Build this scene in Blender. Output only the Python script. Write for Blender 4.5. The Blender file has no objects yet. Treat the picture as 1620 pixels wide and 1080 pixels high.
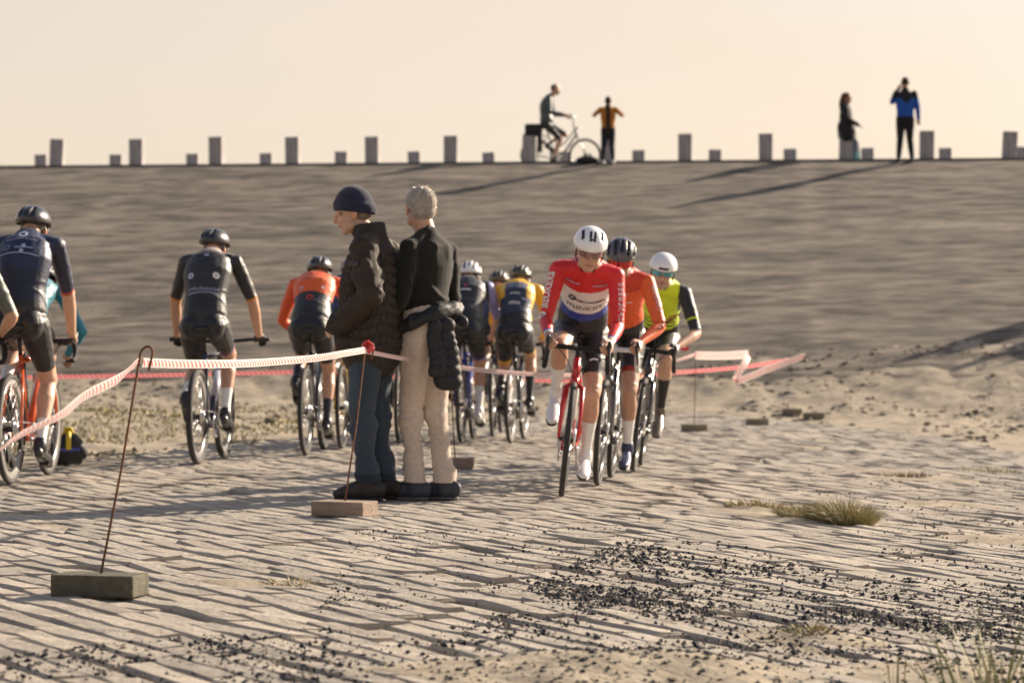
import bpy, bmesh, math, random
import numpy as np
from mathutils import Vector, Matrix
from mathutils.bvhtree import BVHTree

random.seed(7)
rng = np.random.default_rng(7)
R = math.radians
scene = bpy.context.scene
COL = scene.collection

# ------------------------------------------------------------------ camera, sky, sun, exposure
FPX = 4000.0            # focal length in pixels of the 1620 px wide photograph
CAM_Z = 0.9
cd = bpy.data.cameras.new('camera')
cam = bpy.data.objects.new('camera', cd)
COL.objects.link(cam)
cam.location = (0, 0, CAM_Z)
cam.rotation_euler = (R(90), 0, 0)
cd.sensor_width = 36.0
cd.lens = 36.0 * FPX / 1620.0
cd.clip_start = 0.1
cd.clip_end = 3000
cd.dof.use_dof = True
cd.dof.focus_distance = 10.8
cd.dof.aperture_fstop = 4.0
scene.camera = cam

SUN_AZ = 39.0      # degrees from +X towards +Y
SUN_EL = 24.0
SUN = Vector((math.cos(R(SUN_EL)) * math.cos(R(SUN_AZ)), math.cos(R(SUN_EL)) * math.sin(R(SUN_AZ)), math.sin(R(SUN_EL))))
world = bpy.data.worlds.new('World')
scene.world = world
world.use_nodes = True
wn = world.node_tree
for n in list(wn.nodes): wn.nodes.remove(n)
sky = wn.nodes.new('ShaderNodeTexSky')
sky.sky_type = 'NISHITA'
sky.sun_disc = False
sky.sun_elevation = R(SUN_EL)
sky.sun_rotation = R(90 - SUN_AZ)
sky.altitude = 0
sky.air_density = 1.0
sky.dust_density = 2.0
sky.ozone_density = 1.0
# pale haze of the sea air, thickest at the horizon all round, thinning out higher up; uneven like thin cloud
tint = wn.nodes.new('ShaderNodeMix'); tint.data_type = 'RGBA'
tint.inputs[7].default_value = (6.4, 5.02, 3.92, 1)
wtc = wn.nodes.new('ShaderNodeTexCoord')
wsp = wn.nodes.new('ShaderNodeSeparateXYZ'); wn.links.new(wtc.outputs['Generated'], wsp.inputs[0])
whz = wn.nodes.new('ShaderNodeMapRange'); whz.inputs[1].default_value = 0.0; whz.inputs[2].default_value = 0.55; whz.inputs[3].default_value = .80; whz.inputs[4].default_value = .10
whz.interpolation_type = 'SMOOTHSTEP'
wn.links.new(wsp.outputs[2], whz.inputs[0])
wmp = wn.nodes.new('ShaderNodeMapping'); wmp.inputs['Scale'].default_value = (2.0, 2.0, 7.0)
wnz = wn.nodes.new('ShaderNodeTexNoise'); wnz.inputs['Scale'].default_value = 1.6; wnz.inputs['Detail'].default_value = 4.0; wnz.inputs['Roughness'].default_value = .45
wmr = wn.nodes.new('ShaderNodeMapRange'); wmr.inputs[1].default_value = .3; wmr.inputs[2].default_value = .7; wmr.inputs[3].default_value = .85; wmr.inputs[4].default_value = 1.12
wmu = wn.nodes.new('ShaderNodeMath'); wmu.operation = 'MULTIPLY'
wn.links.new(wtc.outputs['Generated'], wmp.inputs[0]); wn.links.new(wmp.outputs[0], wnz.inputs['Vector']); wn.links.new(wnz.outputs[0], wmr.inputs[0])
wn.links.new(wmr.outputs[0], wmu.inputs[0]); wn.links.new(whz.outputs[0], wmu.inputs[1]); wn.links.new(wmu.outputs[0], tint.inputs[0])
bg = wn.nodes.new('ShaderNodeBackground')
bg.inputs[1].default_value = 0.066
wo = wn.nodes.new('ShaderNodeOutputWorld')
wn.links.new(sky.outputs[0], tint.inputs[6])
wn.links.new(tint.outputs[2], bg.inputs[0])
wn.links.new(bg.outputs[0], wo.inputs[0])

sd = bpy.data.lights.new('sun', 'SUN')
sd.energy = 5.0
sd.angle = R(0.9)
sd.color = (1.0, 0.84, 0.66)
sun = bpy.data.objects.new('sun', sd)
COL.objects.link(sun)
sun.rotation_euler = (-SUN).to_track_quat('-Z', 'Y').to_euler()
sun.location = (20, 20, 20)

scene.view_settings.view_transform = 'Standard'
scene.view_settings.look = 'None'
scene.view_settings.exposure = 1.2
scene.view_settings.gamma = 1.0
scene.view_settings.use_curve_mapping = False

# ------------------------------------------------------------------ numpy helpers
def hash2(ix, iy, seed=0):
    h = np.sin(ix * 127.1 + iy * 311.7 + seed * 74.7) * 43758.5453
    return h - np.floor(h)

def vnoise(x, y, seed=0):
    x = np.asarray(x, float); y = np.asarray(y, float)
    ix = np.floor(x); iy = np.floor(y)
    fx = x - ix; fy = y - iy
    fx = fx * fx * (3 - 2 * fx); fy = fy * fy * (3 - 2 * fy)
    a = hash2(ix, iy, seed); b = hash2(ix + 1, iy, seed)
    c = hash2(ix, iy + 1, seed); d = hash2(ix + 1, iy + 1, seed)
    return (a * (1 - fx) + b * fx) * (1 - fy) + (c * (1 - fx) + d * fx) * fy - 0.5

def fbm(x, y, seed=0, o=3):
    s = 0; a = 1.0
    for i in range(o):
        s = s + a * vnoise(x * 2 ** i + 17.3 * i, y * 2 ** i - 9.1 * i, seed + i)
        a *= 0.5
    return s

def sstep(a, b, x):
    t = np.clip((np.asarray(x, float) - a) / (b - a), 0, 1)
    return t * t * (3 - 2 * t)

def crest_v(x, y):
    return y + 0.11 * x - 51.4

CREST_Z = 4.48
def terrain(x, y):
    x = np.asarray(x, float); y = np.asarray(y, float)
    xr = np.maximum(x + 1.5, 0)
    base = -0.24 * (1 - np.exp(-xr ** 2 / 22.0)) * sstep(37, 24, y)
    base = base + 0.05 * sstep(15.5, 20, y) * sstep(-1.5, -4.5, x)
    dk = CREST_Z + np.minimum(crest_v(x, y), 0) * 0.25
    k = 0.35
    h = np.clip(0.5 + 0.5 * (dk - base) / k, 0, 1)
    return base * (1 - h) + dk * h + k * h * (1 - h)

def at(px, py, d):
    """point at depth d seen at photograph pixel px, py"""
    return Vector(((px - 810) / FPX * d, d, CAM_Z - (py - 540) / FPX * d))

def on_ground(px, py):
    lo = 3.0
    ds = np.linspace(3.0, 60, 4000)
    X = (px - 810) / FPX * ds
    Z = CAM_Z - (py - 540) / FPX * ds
    diff = Z - terrain(X, ds)
    k = np.argmax(diff < 0)
    d = ds[k] if diff[k] < 0 else 50.0
    return Vector(((px - 810) / FPX * d, d, float(terrain((px - 810) / FPX * d, d))))

# ------------------------------------------------------------------ materials
MATS = {}
def mat(name, col=(0.5, 0.5, 0.5), rough=0.7, var=0.15, scale=20.0, bump=0.0, bscale=60.0, metal=0.0,
        stretch=(1, 1, 1), attr=None, spec=0.5, coat=0.0, trans=0.0, alpha=1.0, sheen=0.0, sss=0.0):
    if name in MATS: return MATS[name]
    m = bpy.data.materials.new(name); m.use_nodes = True
    nt = m.node_tree; b = nt.nodes['Principled BSDF']
    tc = nt.nodes.new('ShaderNodeTexCoord')
    mp = nt.nodes.new('ShaderNodeMapping'); mp.inputs['Scale'].default_value = stretch
    nt.links.new(tc.outputs['Object'], mp.inputs[0])
    nz = nt.nodes.new('ShaderNodeTexNoise'); nz.inputs['Scale'].default_value = scale
    nz.inputs['Detail'].default_value = 5.0
    nt.links.new(mp.outputs[0], nz.inputs['Vector'])
    mr = nt.nodes.new('ShaderNodeMapRange')
    mr.inputs[1].default_value = 0.25; mr.inputs[2].default_value = 0.75
    mr.inputs[3].default_value = 1 - var; mr.inputs[4].default_value = 1 + var
    nt.links.new(nz.outputs[0], mr.inputs[0])
    mx = nt.nodes.new('ShaderNodeMix'); mx.data_type = 'RGBA'; mx.blend_type = 'MULTIPLY'
    mx.inputs[0].default_value = 1.0
    if attr:
        at_ = nt.nodes.new('ShaderNodeAttribute'); at_.attribute_name = attr
        nt.links.new(at_.outputs['Color'], mx.inputs[6])
    else:
        mx.inputs[6].default_value = (*col, 1)
    nt.links.new(mr.outputs[0], mx.inputs[7])
    nt.links.new(mx.outputs[2], b.inputs['Base Color'])
    b.inputs['Roughness'].default_value = rough
    b.inputs['Metallic'].default_value = metal
    b.inputs['Specular IOR Level'].default_value = spec
    b.inputs['Coat Weight'].default_value = coat
    b.inputs['Transmission Weight'].default_value = trans
    b.inputs['Alpha'].default_value = alpha
    b.inputs['Sheen Weight'].default_value = sheen
    if sss:
        b.inputs['Subsurface Weight'].default_value = sss
        b.inputs['Subsurface Radius'].default_value = (0.012, 0.004, 0.002)
    if bump:
        nb = nt.nodes.new('ShaderNodeTexNoise'); nb.inputs['Scale'].default_value = bscale
        nb.inputs['Detail'].default_value = 6.0
        nt.links.new(mp.outputs[0], nb.inputs['Vector'])
        bp = nt.nodes.new('ShaderNodeBump'); bp.inputs['Strength'].default_value = min(bump, 1.0)
        bp.inputs['Distance'].default_value = 0.01
        nt.links.new(nb.outputs[0], bp.inputs['Height'])
        nt.links.new(bp.outputs[0], b.inputs['Normal'])
    MATS[name] = m
    return m

M_SAND = mat('sand', (0.285, 0.243, 0.182), 0.95, 0.38, 6.0, 0.9, 30.0, spec=0.15)
def island_mat(name, ramp, rough, gs, gv, bs, bstr, bdist):
    m = bpy.data.materials.new(name); m.use_nodes = True; nt = m.node_tree; b = nt.nodes['Principled BSDF']
    ge = nt.nodes.new('ShaderNodeNewGeometry'); oi = nt.nodes.new('ShaderNodeObjectInfo')
    ad = nt.nodes.new('ShaderNodeMath'); ad.operation = 'ADD'; fr = nt.nodes.new('ShaderNodeMath'); fr.operation = 'FRACT'
    nt.links.new(ge.outputs['Random Per Island'], ad.inputs[0]); nt.links.new(oi.outputs['Random'], ad.inputs[1]); nt.links.new(ad.outputs[0], fr.inputs[0])
    rp = nt.nodes.new('ShaderNodeValToRGB'); cr = rp.color_ramp
    while len(cr.elements) < len(ramp): cr.elements.new(.5)
    for e, (p, c) in zip(cr.elements, ramp): e.position = p; e.color = (*c, 1)
    nt.links.new(fr.outputs[0], rp.inputs[0])
    n1 = nt.nodes.new('ShaderNodeTexNoise'); n1.inputs['Scale'].default_value = gs; n1.inputs['Detail'].default_value = 6; nt.links.new(ge.outputs['Position'], n1.inputs['Vector'])
    mr = nt.nodes.new('ShaderNodeMapRange'); mr.inputs[1].default_value = .25; mr.inputs[2].default_value = .75; mr.inputs[3].default_value = 1 - gv; mr.inputs[4].default_value = 1 + gv; nt.links.new(n1.outputs[0], mr.inputs[0])
    mx = nt.nodes.new('ShaderNodeMix'); mx.data_type = 'RGBA'; mx.blend_type = 'MULTIPLY'; mx.inputs[0].default_value = 1
    nt.links.new(rp.outputs[0], mx.inputs[6]); nt.links.new(mr.outputs[0], mx.inputs[7]); nt.links.new(mx.outputs[2], b.inputs['Base Color'])
    b.inputs['Roughness'].default_value = rough; b.inputs['Specular IOR Level'].default_value = .2
    n2 = nt.nodes.new('ShaderNodeTexNoise'); n2.inputs['Scale'].default_value = bs; n2.inputs['Detail'].default_value = 8; n2.inputs['Roughness'].default_value = .65; nt.links.new(ge.outputs['Position'], n2.inputs['Vector'])
    bp = nt.nodes.new('ShaderNodeBump'); bp.inputs['Strength'].default_value = bstr; bp.inputs['Distance'].default_value = bdist
    nt.links.new(n2.outputs[0], bp.inputs['Height']); nt.links.new(bp.outputs[0], b.inputs['Normal'])
    return m
M_PAVE = island_mat('paving_stone', [(0, (.29, .26, .22)), (.4, (.365, .327, .277)), (.8, (.415, .368, .302)), (1, (.31, .268, .226))], .93, 3.5, .2, 26, .8, .022)
M_GRAVEL = island_mat('slag_gravel', [(0, (.022, .023, .030)), (.55, (.04, .042, .052)), (.8, (.09, .08, .07)), (1, (.20, .17, .13))], .85, 30, .3, 90, .5, .006)
M_CLOD = island_mat('clods', [(0, (.13, .105, .075)), (.5, (.22, .18, .13)), (1, (.34, .28, .20))], .95, 20, .3, 40, .6, .02)
M_CONC = mat('post_concrete', (0.31, 0.29, 0.285), 0.9, 0.3, 6.0, 0.5, 40.0, stretch=(1.5, 1.5, .5))
M_ROAD = mat('crest_asphalt', (0.12, 0.115, 0.11), 0.9, 0.15, 5.0, 0.3, 60.0)
M_RUST = mat('rusty_steel', (0.16, 0.075, 0.04), 0.75, 0.35, 60.0, 0.4, 200.0, metal=0.3)
M_RUBBER = mat('rubber', (0.028, 0.026, 0.025), 0.75, 0.2, 60.0, 0.5, 300.0)
M_BLACK = mat('black_satin', (0.014, 0.014, 0.016), 0.38, 0.1, 40.0)
M_ALLOY = mat('alloy', (0.55, 0.55, 0.57), 0.28, 0.08, 30.0, metal=1.0)
M_CHROME = mat('bright_steel', (0.75, 0.74, 0.72), 0.15, 0.05, 30.0, metal=1.0)
M_BODY = mat('skin_and_kit', rough=0.47, var=0.10, scale=35.0, bump=0.25, bscale=70.0, attr='Col', spec=0.5, sheen=0.06)
M_CLOTH = mat('street_clothes', rough=0.85, var=0.12, scale=45.0, bump=0.35, bscale=160.0, attr='Col', spec=0.2, sheen=0.12)
M_WHITE = mat('white_print', (0.75, 0.75, 0.74), 0.6, 0.05)
M_HAIR = mat('hair_brown', (0.05, 0.033, 0.022), 0.55, 0.3, 80.0)

def solid(col, rough=0.5, **k):
    key = 'paint_%d_%d_%d_%d' % (int(col[0] * 99), int(col[1] * 99), int(col[2] * 99), int(rough * 99))
    return mat(key, col, rough, k.pop('var', 0.08), k.pop('scale', 25.0), **k)

# ------------------------------------------------------------------ mesh helpers
class MB:
    """collects vertices and faces; build() links ONE mesh object"""
    def __init__(s): s.v = []; s.f = []; s.m = []; s.n = 0
    def add(s, VF, mi=0):
        V, F = VF
        V = np.asarray(V, float).reshape(-1, 3)
        s.v.append(V)
        for f in F:
            s.f.append([i + s.n for i in f]); s.m.append(mi)
        s.n += len(V)
        return s
    def data(s):
        return np.concatenate(s.v), s.f
    def build(s, name, mats, parent=None, smooth=True, cols=None):
        V, F = s.data()
        return link_mesh(name, V, F, mats, parent, smooth, s.m, cols)

def link_mesh(name, V, F, mats, parent=None, smooth=True, mi=None, cols=None):
    me = bpy.data.meshes.new(name)
    me.from_pydata([tuple(p) for p in np.asarray(V).tolist()], [], [list(f) for f in F])
    if not isinstance(mats, (list, tuple)): mats = [mats]
    for m in mats: me.materials.append(m)
    if smooth: me.polygons.foreach_set('use_smooth', [True] * len(me.polygons))
    if mi is not None and len(mats) > 1: me.polygons.foreach_set('material_index', mi)
    if cols is not None: set_cols(me, cols)
    me.update()
    o = bpy.data.objects.new(name, me)
    COL.objects.link(o)
    if parent: o.parent = parent
    return o

def set_cols(me, cols):
    a = me.color_attributes.new('Col', 'FLOAT_COLOR', 'POINT')
    c = np.ones((len(me.vertices), 4)); c[:, :3] = cols
    a.data.foreach_set('color', c.ravel())

def tag(o, label, cat, group=None, kind=None):
    if label: o['label'] = label
    if cat: o['category'] = cat
    if group: o['group'] = group
    if kind: o['kind'] = kind
    return o

def empty(name, label=None, cat=None, group=None, matrix=None):
    o = bpy.data.objects.new(name, None)
    o.empty_display_size = 0.1
    COL.objects.link(o)
    if matrix is not None: o.matrix_world = matrix
    return tag(o, label, cat, group)

def nrm(v):
    v = np.asarray(v, float); n = np.linalg.norm(v)
    return v / n if n > 1e-9 else v

def box(c, s, Rm=None, taper=1.0):
    s = np.asarray(s, float) / 2
    P = np.array([[x, y, z] for z in (-1, 1) for y in (-1, 1) for x in (-1, 1)], float)
    P[4:, :2] *= taper
    P = P * s
    if Rm is not None: P = P @ np.asarray(Rm, float).T
    return P + np.asarray(c, float), [[0, 2, 3, 1], [4, 5, 7, 6], [0, 1, 5, 4], [2, 6, 7, 3], [0, 4, 6, 2], [1, 3, 7, 5]]

def bbox_(c, s, Rm=None, b=0.01):
    """box with bevelled edges"""
    bm = bmesh.new(); bmesh.ops.create_cube(bm, size=1.0)
    bmesh.ops.scale(bm, vec=Vector(s), verts=bm.verts)
    bmesh.ops.bevel(bm, geom=bm.edges[:], offset=b, segments=2, affect='EDGES', profile=0.6)
    V = np.array([v.co[:] for v in bm.verts]); F = [[v.index for v in f.verts] for f in bm.faces]
    bm.free()
    if Rm is not None: V = V @ np.asarray(Rm, float).T
    return V + np.asarray(c, float), F

def loft(pts, ru, rv=None, side=None, n=12, rnd=True):
    """closed tube through pts; elliptical rings ru along side, rv across"""
    P = [np.asarray(p, float) for p in pts]
    ru = list(ru) if hasattr(ru, '__len__') else [ru] * len(P)
    rv = ru if rv is None else (list(rv) if hasattr(rv, '__len__') else [rv] * len(P))
    if rnd:
        t0 = nrm(P[0] - P[1]); t1 = nrm(P[-1] - P[-2])
        a0 = min(ru[0], rv[0]); a1 = min(ru[-1], rv[-1])
        P = [P[0] + t0 * a0 * .85, P[0] + t0 * a0 * .5] + P + [P[-1] + t1 * a1 * .5, P[-1] + t1 * a1 * .85]
        ru = [ru[0] * .45, ru[0] * .84] + list(ru) + [ru[-1] * .84, ru[-1] * .45]
        rv = [rv[0] * .45, rv[0] * .84] + list(rv) + [rv[-1] * .84, rv[-1] * .45]
    T = []
    for i in range(len(P)):
        a = P[max(i - 1, 0)]; b = P[min(i + 1, len(P) - 1)]
        T.append(nrm(b - a))
    V = []
    s = None
    for i, p in enumerate(P):
        t = T[i]
        if side is not None:
            ref = np.asarray(side[i] if isinstance(side, list) else side, float)
        else:
            if s is None:
                ref = np.array([0, 0, 1.0]) if abs(t[2]) < 0.9 else np.array([1.0, 0, 0])
            else: ref = s
        s = nrm(ref - t * np.dot(ref, t)); u = np.cross(t, s)
        for k in range(n):
            a = 2 * math.pi * k / n
            V.append(p + s * math.cos(a) * ru[i] + u * math.sin(a) * rv[i])
    F = []
    m = len(P)
    for i in range(m - 1):
        for k in range(n):
            F.append([i * n + k, i * n + (k + 1) % n, (i + 1) * n + (k + 1) % n, (i + 1) * n + k])
    F.append([k for k in range(n)][::-1]); F.append([(m - 1) * n + k for k in range(n)])
    return np.array(V), F

def tube(pts, r, n=8):
    return loft(pts, r if hasattr(r, '__len__') else [r] * len(pts), n=n, rnd=False)

def ellip(c, fr, rad, nu=16, nv=10):
    fr = np.asarray(fr, float); V = []; F = []
    for j in range(1, nv):
        e = -math.pi / 2 + math.pi * j / nv
        for i in range(nu):
            a = 2 * math.pi * i / nu
            q = np.array([math.cos(e) * math.cos(a) * rad[0], math.cos(e) * math.sin(a) * rad[1], math.sin(e) * rad[2]])
            V.append(np.asarray(c) + q @ fr)
    for j in range(nv - 2):
        for i in range(nu):
            F.append([j * nu + i, j * nu + (i + 1) % nu, (j + 1) * nu + (i + 1) % nu, (j + 1) * nu + i])
    b = len(V); V.append(np.asarray(c) - fr[2] * rad[2]); V.append(np.asarray(c) + fr[2] * rad[2])
    for i in range(nu):
        F.append([b, (i + 1) % nu, i]); F.append([b + 1, (nv - 2) * nu + i, (nv - 2) * nu + (i + 1) % nu])
    return np.array(V), F

def torus(c, ax, Rr, r, n=40, m=8, squash=1.0):
    ax = nrm(ax); a = nrm(np.cross(ax, [0, 0, 1.0]) if abs(ax[2]) < .9 else np.cross(ax, [1.0, 0, 0])); b = np.cross(ax, a)
    V = []; F = []
    for i in range(n):
        t = 2 * math.pi * i / n; d = a * math.cos(t) + b * math.sin(t)
        for k in range(m):
            p = 2 * math.pi * k / m
            V.append(np.asarray(c) + d * (Rr + r * math.cos(p) * squash) + ax * r * math.sin(p))
    for i in range(n):
        for k in range(m):
            F.append([i * m + k, ((i + 1) % n) * m + k, ((i + 1) % n) * m + (k + 1) % m, i * m + (k + 1) % m])
    return np.array(V), F

def remesh(V, F, voxel, smooth=4):
    me = bpy.data.meshes.new('t'); me.from_pydata([tuple(p) for p in np.asarray(V).tolist()], [], [list(f) for f in F])
    o = bpy.data.objects.new('t', me); COL.objects.link(o)
    m = o.modifiers.new('r', 'REMESH'); m.mode = 'VOXEL'; m.voxel_size = voxel
    if smooth:
        sm = o.modifiers.new('s', 'SMOOTH'); sm.factor = 0.5; sm.iterations = smooth
    bpy.context.view_layer.update()
    dg = bpy.context.evaluated_depsgraph_get()
    ev = o.evaluated_get(dg); em = ev.to_mesh()
    n = len(em.vertices); A = np.zeros(n * 3); em.vertices.foreach_get('co', A)
    L = np.zeros(len(em.loops), int); em.loops.foreach_get('vertex_index', L)
    st = np.zeros(len(em.polygons), int); em.polygons.foreach_get('loop_start', st)
    tot = np.zeros(len(em.polygons), int); em.polygons.foreach_get('loop_total', tot)
    FF = [L[s:s + t].tolist() for s, t in zip(st, tot)]
    ev.to_mesh_clear()
    bpy.data.objects.remove(o); bpy.data.meshes.remove(me)
    return A.reshape(-1, 3), FF

def vnormals(V, F):
    F4 = np.array([f if len(f) == 4 else f + [f[-1]] for f in F])
    n = np.cross(V[F4[:, 2]] - V[F4[:, 0]], V[F4[:, 3]] - V[F4[:, 1]])
    N = np.zeros_like(V)
    for k in range(4): np.add.at(N, F4[:, k], n)
    return N / np.maximum(np.linalg.norm(N, axis=1, keepdims=True), 1e-9)

# ------------------------------------------------------------------ setting
def sand_lift(x, y):
    """drifts of loose sand lying over the paving"""
    ur = x * .5 - y * .866; wr = x * .866 + y * .5
    z = -0.016 + 0.018 * fbm(x * 1.1, y * 0.8, 3, 3) + 0.030 * fbm(ur * 1.6, wr * 4.0, 9, 3)
    for (px, py, r, h) in SAND_SPOTS:
        z = z + h * np.exp(-(((x - px) / r[0]) ** 2 + ((y - py) / r[1]) ** 2))
    return z

SAND_SPOTS = []
for (px, py, r, h) in [(780, 1068, (.55, .35), .05), (1020, 1058, (.5, .3), .045), (1300, 825, (.55, .6), .05), (1180, 805, (.5, .5), .04),
                       (1500, 800, (.6, .7), .04), (1590, 850, (.5, .5), .04), (1450, 752, (.8, 1.2), .045), (1300, 1010, (.25, .25), .035),
                       (460, 922, (.3, .3), .03), (1260, 700, (.8, 1.0), .03), (1560, 1075, (.5, .4), .05), (250, 745, (1.6, 1.0), .02)]:
    p = on_ground(px, py); SAND_SPOTS.append((p.x, p.y, r, h * (.6 if py < 900 else 1.0)))

def in_paving(x, y):
    """signed cover of the paved strip: >0 inside"""
    left = np.interp(y, [0, 16, 17.6, 22.5, 30, 32.5], [-9, -6.0, -3.3, -2.3, 0.0, 2.0])
    right = np.interp(y, [0, 8, 14, 20, 28, 32.5], [4.0, 4.8, 5.2, 5.3, 4.9, 2.6])
    return np.minimum(np.minimum(x - left, right - x), 32.3 - y)

def ground_z(x, y):
    """height of the sand sheet"""
    x = np.asarray(x, float); y = np.asarray(y, float)
    inside = sstep(-.35, .25, in_paving(x, y))
    out = 0.025 * fbm(x * .8, y * .5, 21, 4) + 0.02 * fbm(x * 2.1, y * 1.6, 5, 3) + .028 * fbm(x * 4, y * 3, 15, 2)
    dk = sstep(-22, -17, crest_v(x, y))
    rough = 0.055 * fbm(x * 1.8, y * 1.6, 33, 4) * sstep(-24, -18.5, crest_v(x, y)) * sstep(-14.5, -17.5, crest_v(x, y))
    bank = 0.16 * np.exp(-(((x + 4.2) / 2.6) ** 2 + ((y - 25.5) / 1.6) ** 2)) - 0.05 * np.exp(-(((x + 3.6) / 2.2) ** 2 + ((y - 21.5) / 1.8) ** 2))
    return terrain(x, y) + inside * (sand_lift(x, y) - .004) + (1 - inside) * (out - 0.02 + rough + bank)

def grid(us, ys, fx, fz):
    U, Y = np.meshgrid(us, ys); X = fx(U, Y)
    Z = fz(X, Y)
    V = np.stack([X, Y, Z], -1).reshape(-1, 3)
    nu = len(us); F = []
    for j in range(len(ys) - 1):
        b = j * nu
        for i in range(nu - 1):
            F.append([b + i, b + i + 1, b + nu + i + 1, b + nu + i])
    return V, F

us = np.concatenate([np.linspace(-.75, -.26, 24)[:-1], np.linspace(-.26, .26, 300), np.linspace(.26, .75, 24)[1:]])
ys = np.concatenate([np.linspace(1.0, 5.6, 12)[:-1], 5.6 * (36.5 / 5.6) ** np.linspace(0, 1, 420)])
V, F = grid(us, ys, lambda u, y: u * (y + 1.5), ground_z)
ground = link_mesh('ground', V, F, M_SAND); tag(ground, 'loose pale beach sand at the foot of the dike', None, kind='structure')

# the dike: worn asphalt slope with horizontal ripples
def dike_z(x, y):
    v = crest_v(x, y)
    edge = sstep(-17.5, -15.5, v) * sstep(0.3, -0.8, v)
    wv = .5 * fbm(x * .3, v * .3, 91, 3)
    rip = 0.034 * fbm(x * .32 + wv, v * 1.0 + 2 * wv, 41, 2) + 0.024 * fbm(x * .9, v * 2.4 + 3 * wv, 51, 3) + 0.03 * fbm(x * .12, v * .35, 61, 2)
    foot = sstep(-18.0, -16.0, v)
    return terrain(x, y) + edge * rip - 0.5 * (1 - foot) + 0.01

xs = np.concatenate([np.linspace(-70, -16, 30)[:-1], np.linspace(-16, 16, 300), np.linspace(16, 70, 30)[1:]])
vs = np.concatenate([np.linspace(-18.5, 0.0, 230), [.3, .7, 1.1]])
V, F = grid(xs, vs, lambda u, y: u, lambda x, v: dike_z(x, v - .11 * x + 51.4))
V[:, 1] = V[:, 1] - .11 * V[:, 0] + 51.4

m = bpy.data.materials.new('dike_asphalt'); m.use_nodes = True
nt = m.node_tree; b = nt.nodes['Principled BSDF']
tc = nt.nodes.new('ShaderNodeTexCoord')
def nz(scale, st, det=5.0, dist=0.0):
    mp = nt.nodes.new('ShaderNodeMapping'); mp.inputs['Scale'].default_value = st
    mp.inputs['Rotation'].default_value = (0, 0, R(6.3))
    nt.links.new(tc.outputs['Object'], mp.inputs[0])
    q = nt.nodes.new('ShaderNodeTexNoise'); q.inputs['Scale'].default_value = scale; q.inputs['Detail'].default_value = det
    q.inputs['Distortion'].default_value = dist
    nt.links.new(mp.outputs[0], q.inputs['Vector']); return q
n1 = nz(1.0, (.42, 1.7, 1.7), 7, 2.2); n2 = nz(6.0, (.4, 1, 1)); n3 = nz(60.0, (1, 1, 1))
rp = nt.nodes.new('ShaderNodeValToRGB')
rp.color_ramp.elements[0].position = .34; rp.color_ramp.elements[0].color = (.082, .073, .063, 1)
rp.color_ramp.elements[1].position = .62; rp.color_ramp.elements[1].color = (.212, .181, .146, 1)
nt.links.new(n1.outputs[0], rp.inputs[0])
rp2 = nt.nodes.new('ShaderNodeMapRange'); rp2.inputs[1].default_value = .3; rp2.inputs[2].default_value = .7; rp2.inputs[3].default_value = .82; rp2.inputs[4].default_value = 1.18
nt.links.new(n2.outputs[0], rp2.inputs[0])
n4 = nz(5.0, (.35, 1.6, 1.6), 8, 1.0); rp4 = nt.nodes.new('ShaderNodeMapRange'); rp4.inputs[1].default_value = .32; rp4.inputs[2].default_value = .68; rp4.inputs[3].default_value = .72; rp4.inputs[4].default_value = 1.28
nt.links.new(n4.outputs[0], rp4.inputs[0])
mu = nt.nodes.new('ShaderNodeMath'); mu.operation = 'MULTIPLY'; nt.links.new(rp2.outputs[0], mu.inputs[0]); nt.links.new(rp4.outputs[0], mu.inputs[1])
mx = nt.nodes.new('ShaderNodeMix'); mx.data_type = 'RGBA'; mx.blend_type = 'MULTIPLY'; mx.inputs[0].default_value = 1
# pale repaired joints running up the slope
sx_ = nt.nodes.new('ShaderNodeSeparateXYZ'); nt.links.new(tc.outputs['Object'], sx_.inputs[0])
def mm(op, a, b_):
    q = nt.nodes.new('ShaderNodeMath'); q.operation = op
    for i_, v_ in enumerate((a, b_)):
        if isinstance(v_, (int, float)): q.inputs[i_].default_value = v_
        else: nt.links.new(v_, q.inputs[i_])
    return q.outputs[0]
n5 = nz(.8, (1, 1, 1), 4)
prev = mu.outputs[0]
for x0_ in (-9.2, 4.2, 11.0):
    dd_ = mm('ABSOLUTE', mm('SUBTRACT', mm('ADD', sx_.outputs[0], mm('MULTIPLY', n5.outputs[0], .5)), mm('ADD', mm('MULTIPLY', mm('SUBTRACT', sx_.outputs[1], 35.0), .11), x0_ + .25)), 0)
    band = nt.nodes.new('ShaderNodeMapRange'); band.inputs[1].default_value = .05; band.inputs[2].default_value = .30; band.inputs[3].default_value = 1.16; band.inputs[4].default_value = 1.0
    nt.links.new(dd_, band.inputs[0]); prev = mm('MULTIPLY', prev, band.outputs[0])
nt.links.new(rp.outputs[0], mx.inputs[6]); nt.links.new(prev, mx.inputs[7])
nt.links.new(mx.outputs[2], b.inputs['Base Color']); b.inputs['Roughness'].default_value = .95; b.inputs['Specular IOR Level'].default_value = .15
bp = nt.nodes.new('ShaderNodeBump'); bp.inputs['Strength'].default_value = .6; bp.inputs['Distance'].default_value = .03
nt.links.new(n3.outputs[0], bp.inputs['Height']); nt.links.new(bp.outputs[0], b.inputs['Normal'])
M_DIKE = m
dike = link_mesh('dike_slope', V, F, M_DIKE); tag(dike, 'long rippled asphalt slope of the sea dike', None, kind='structure')

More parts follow.
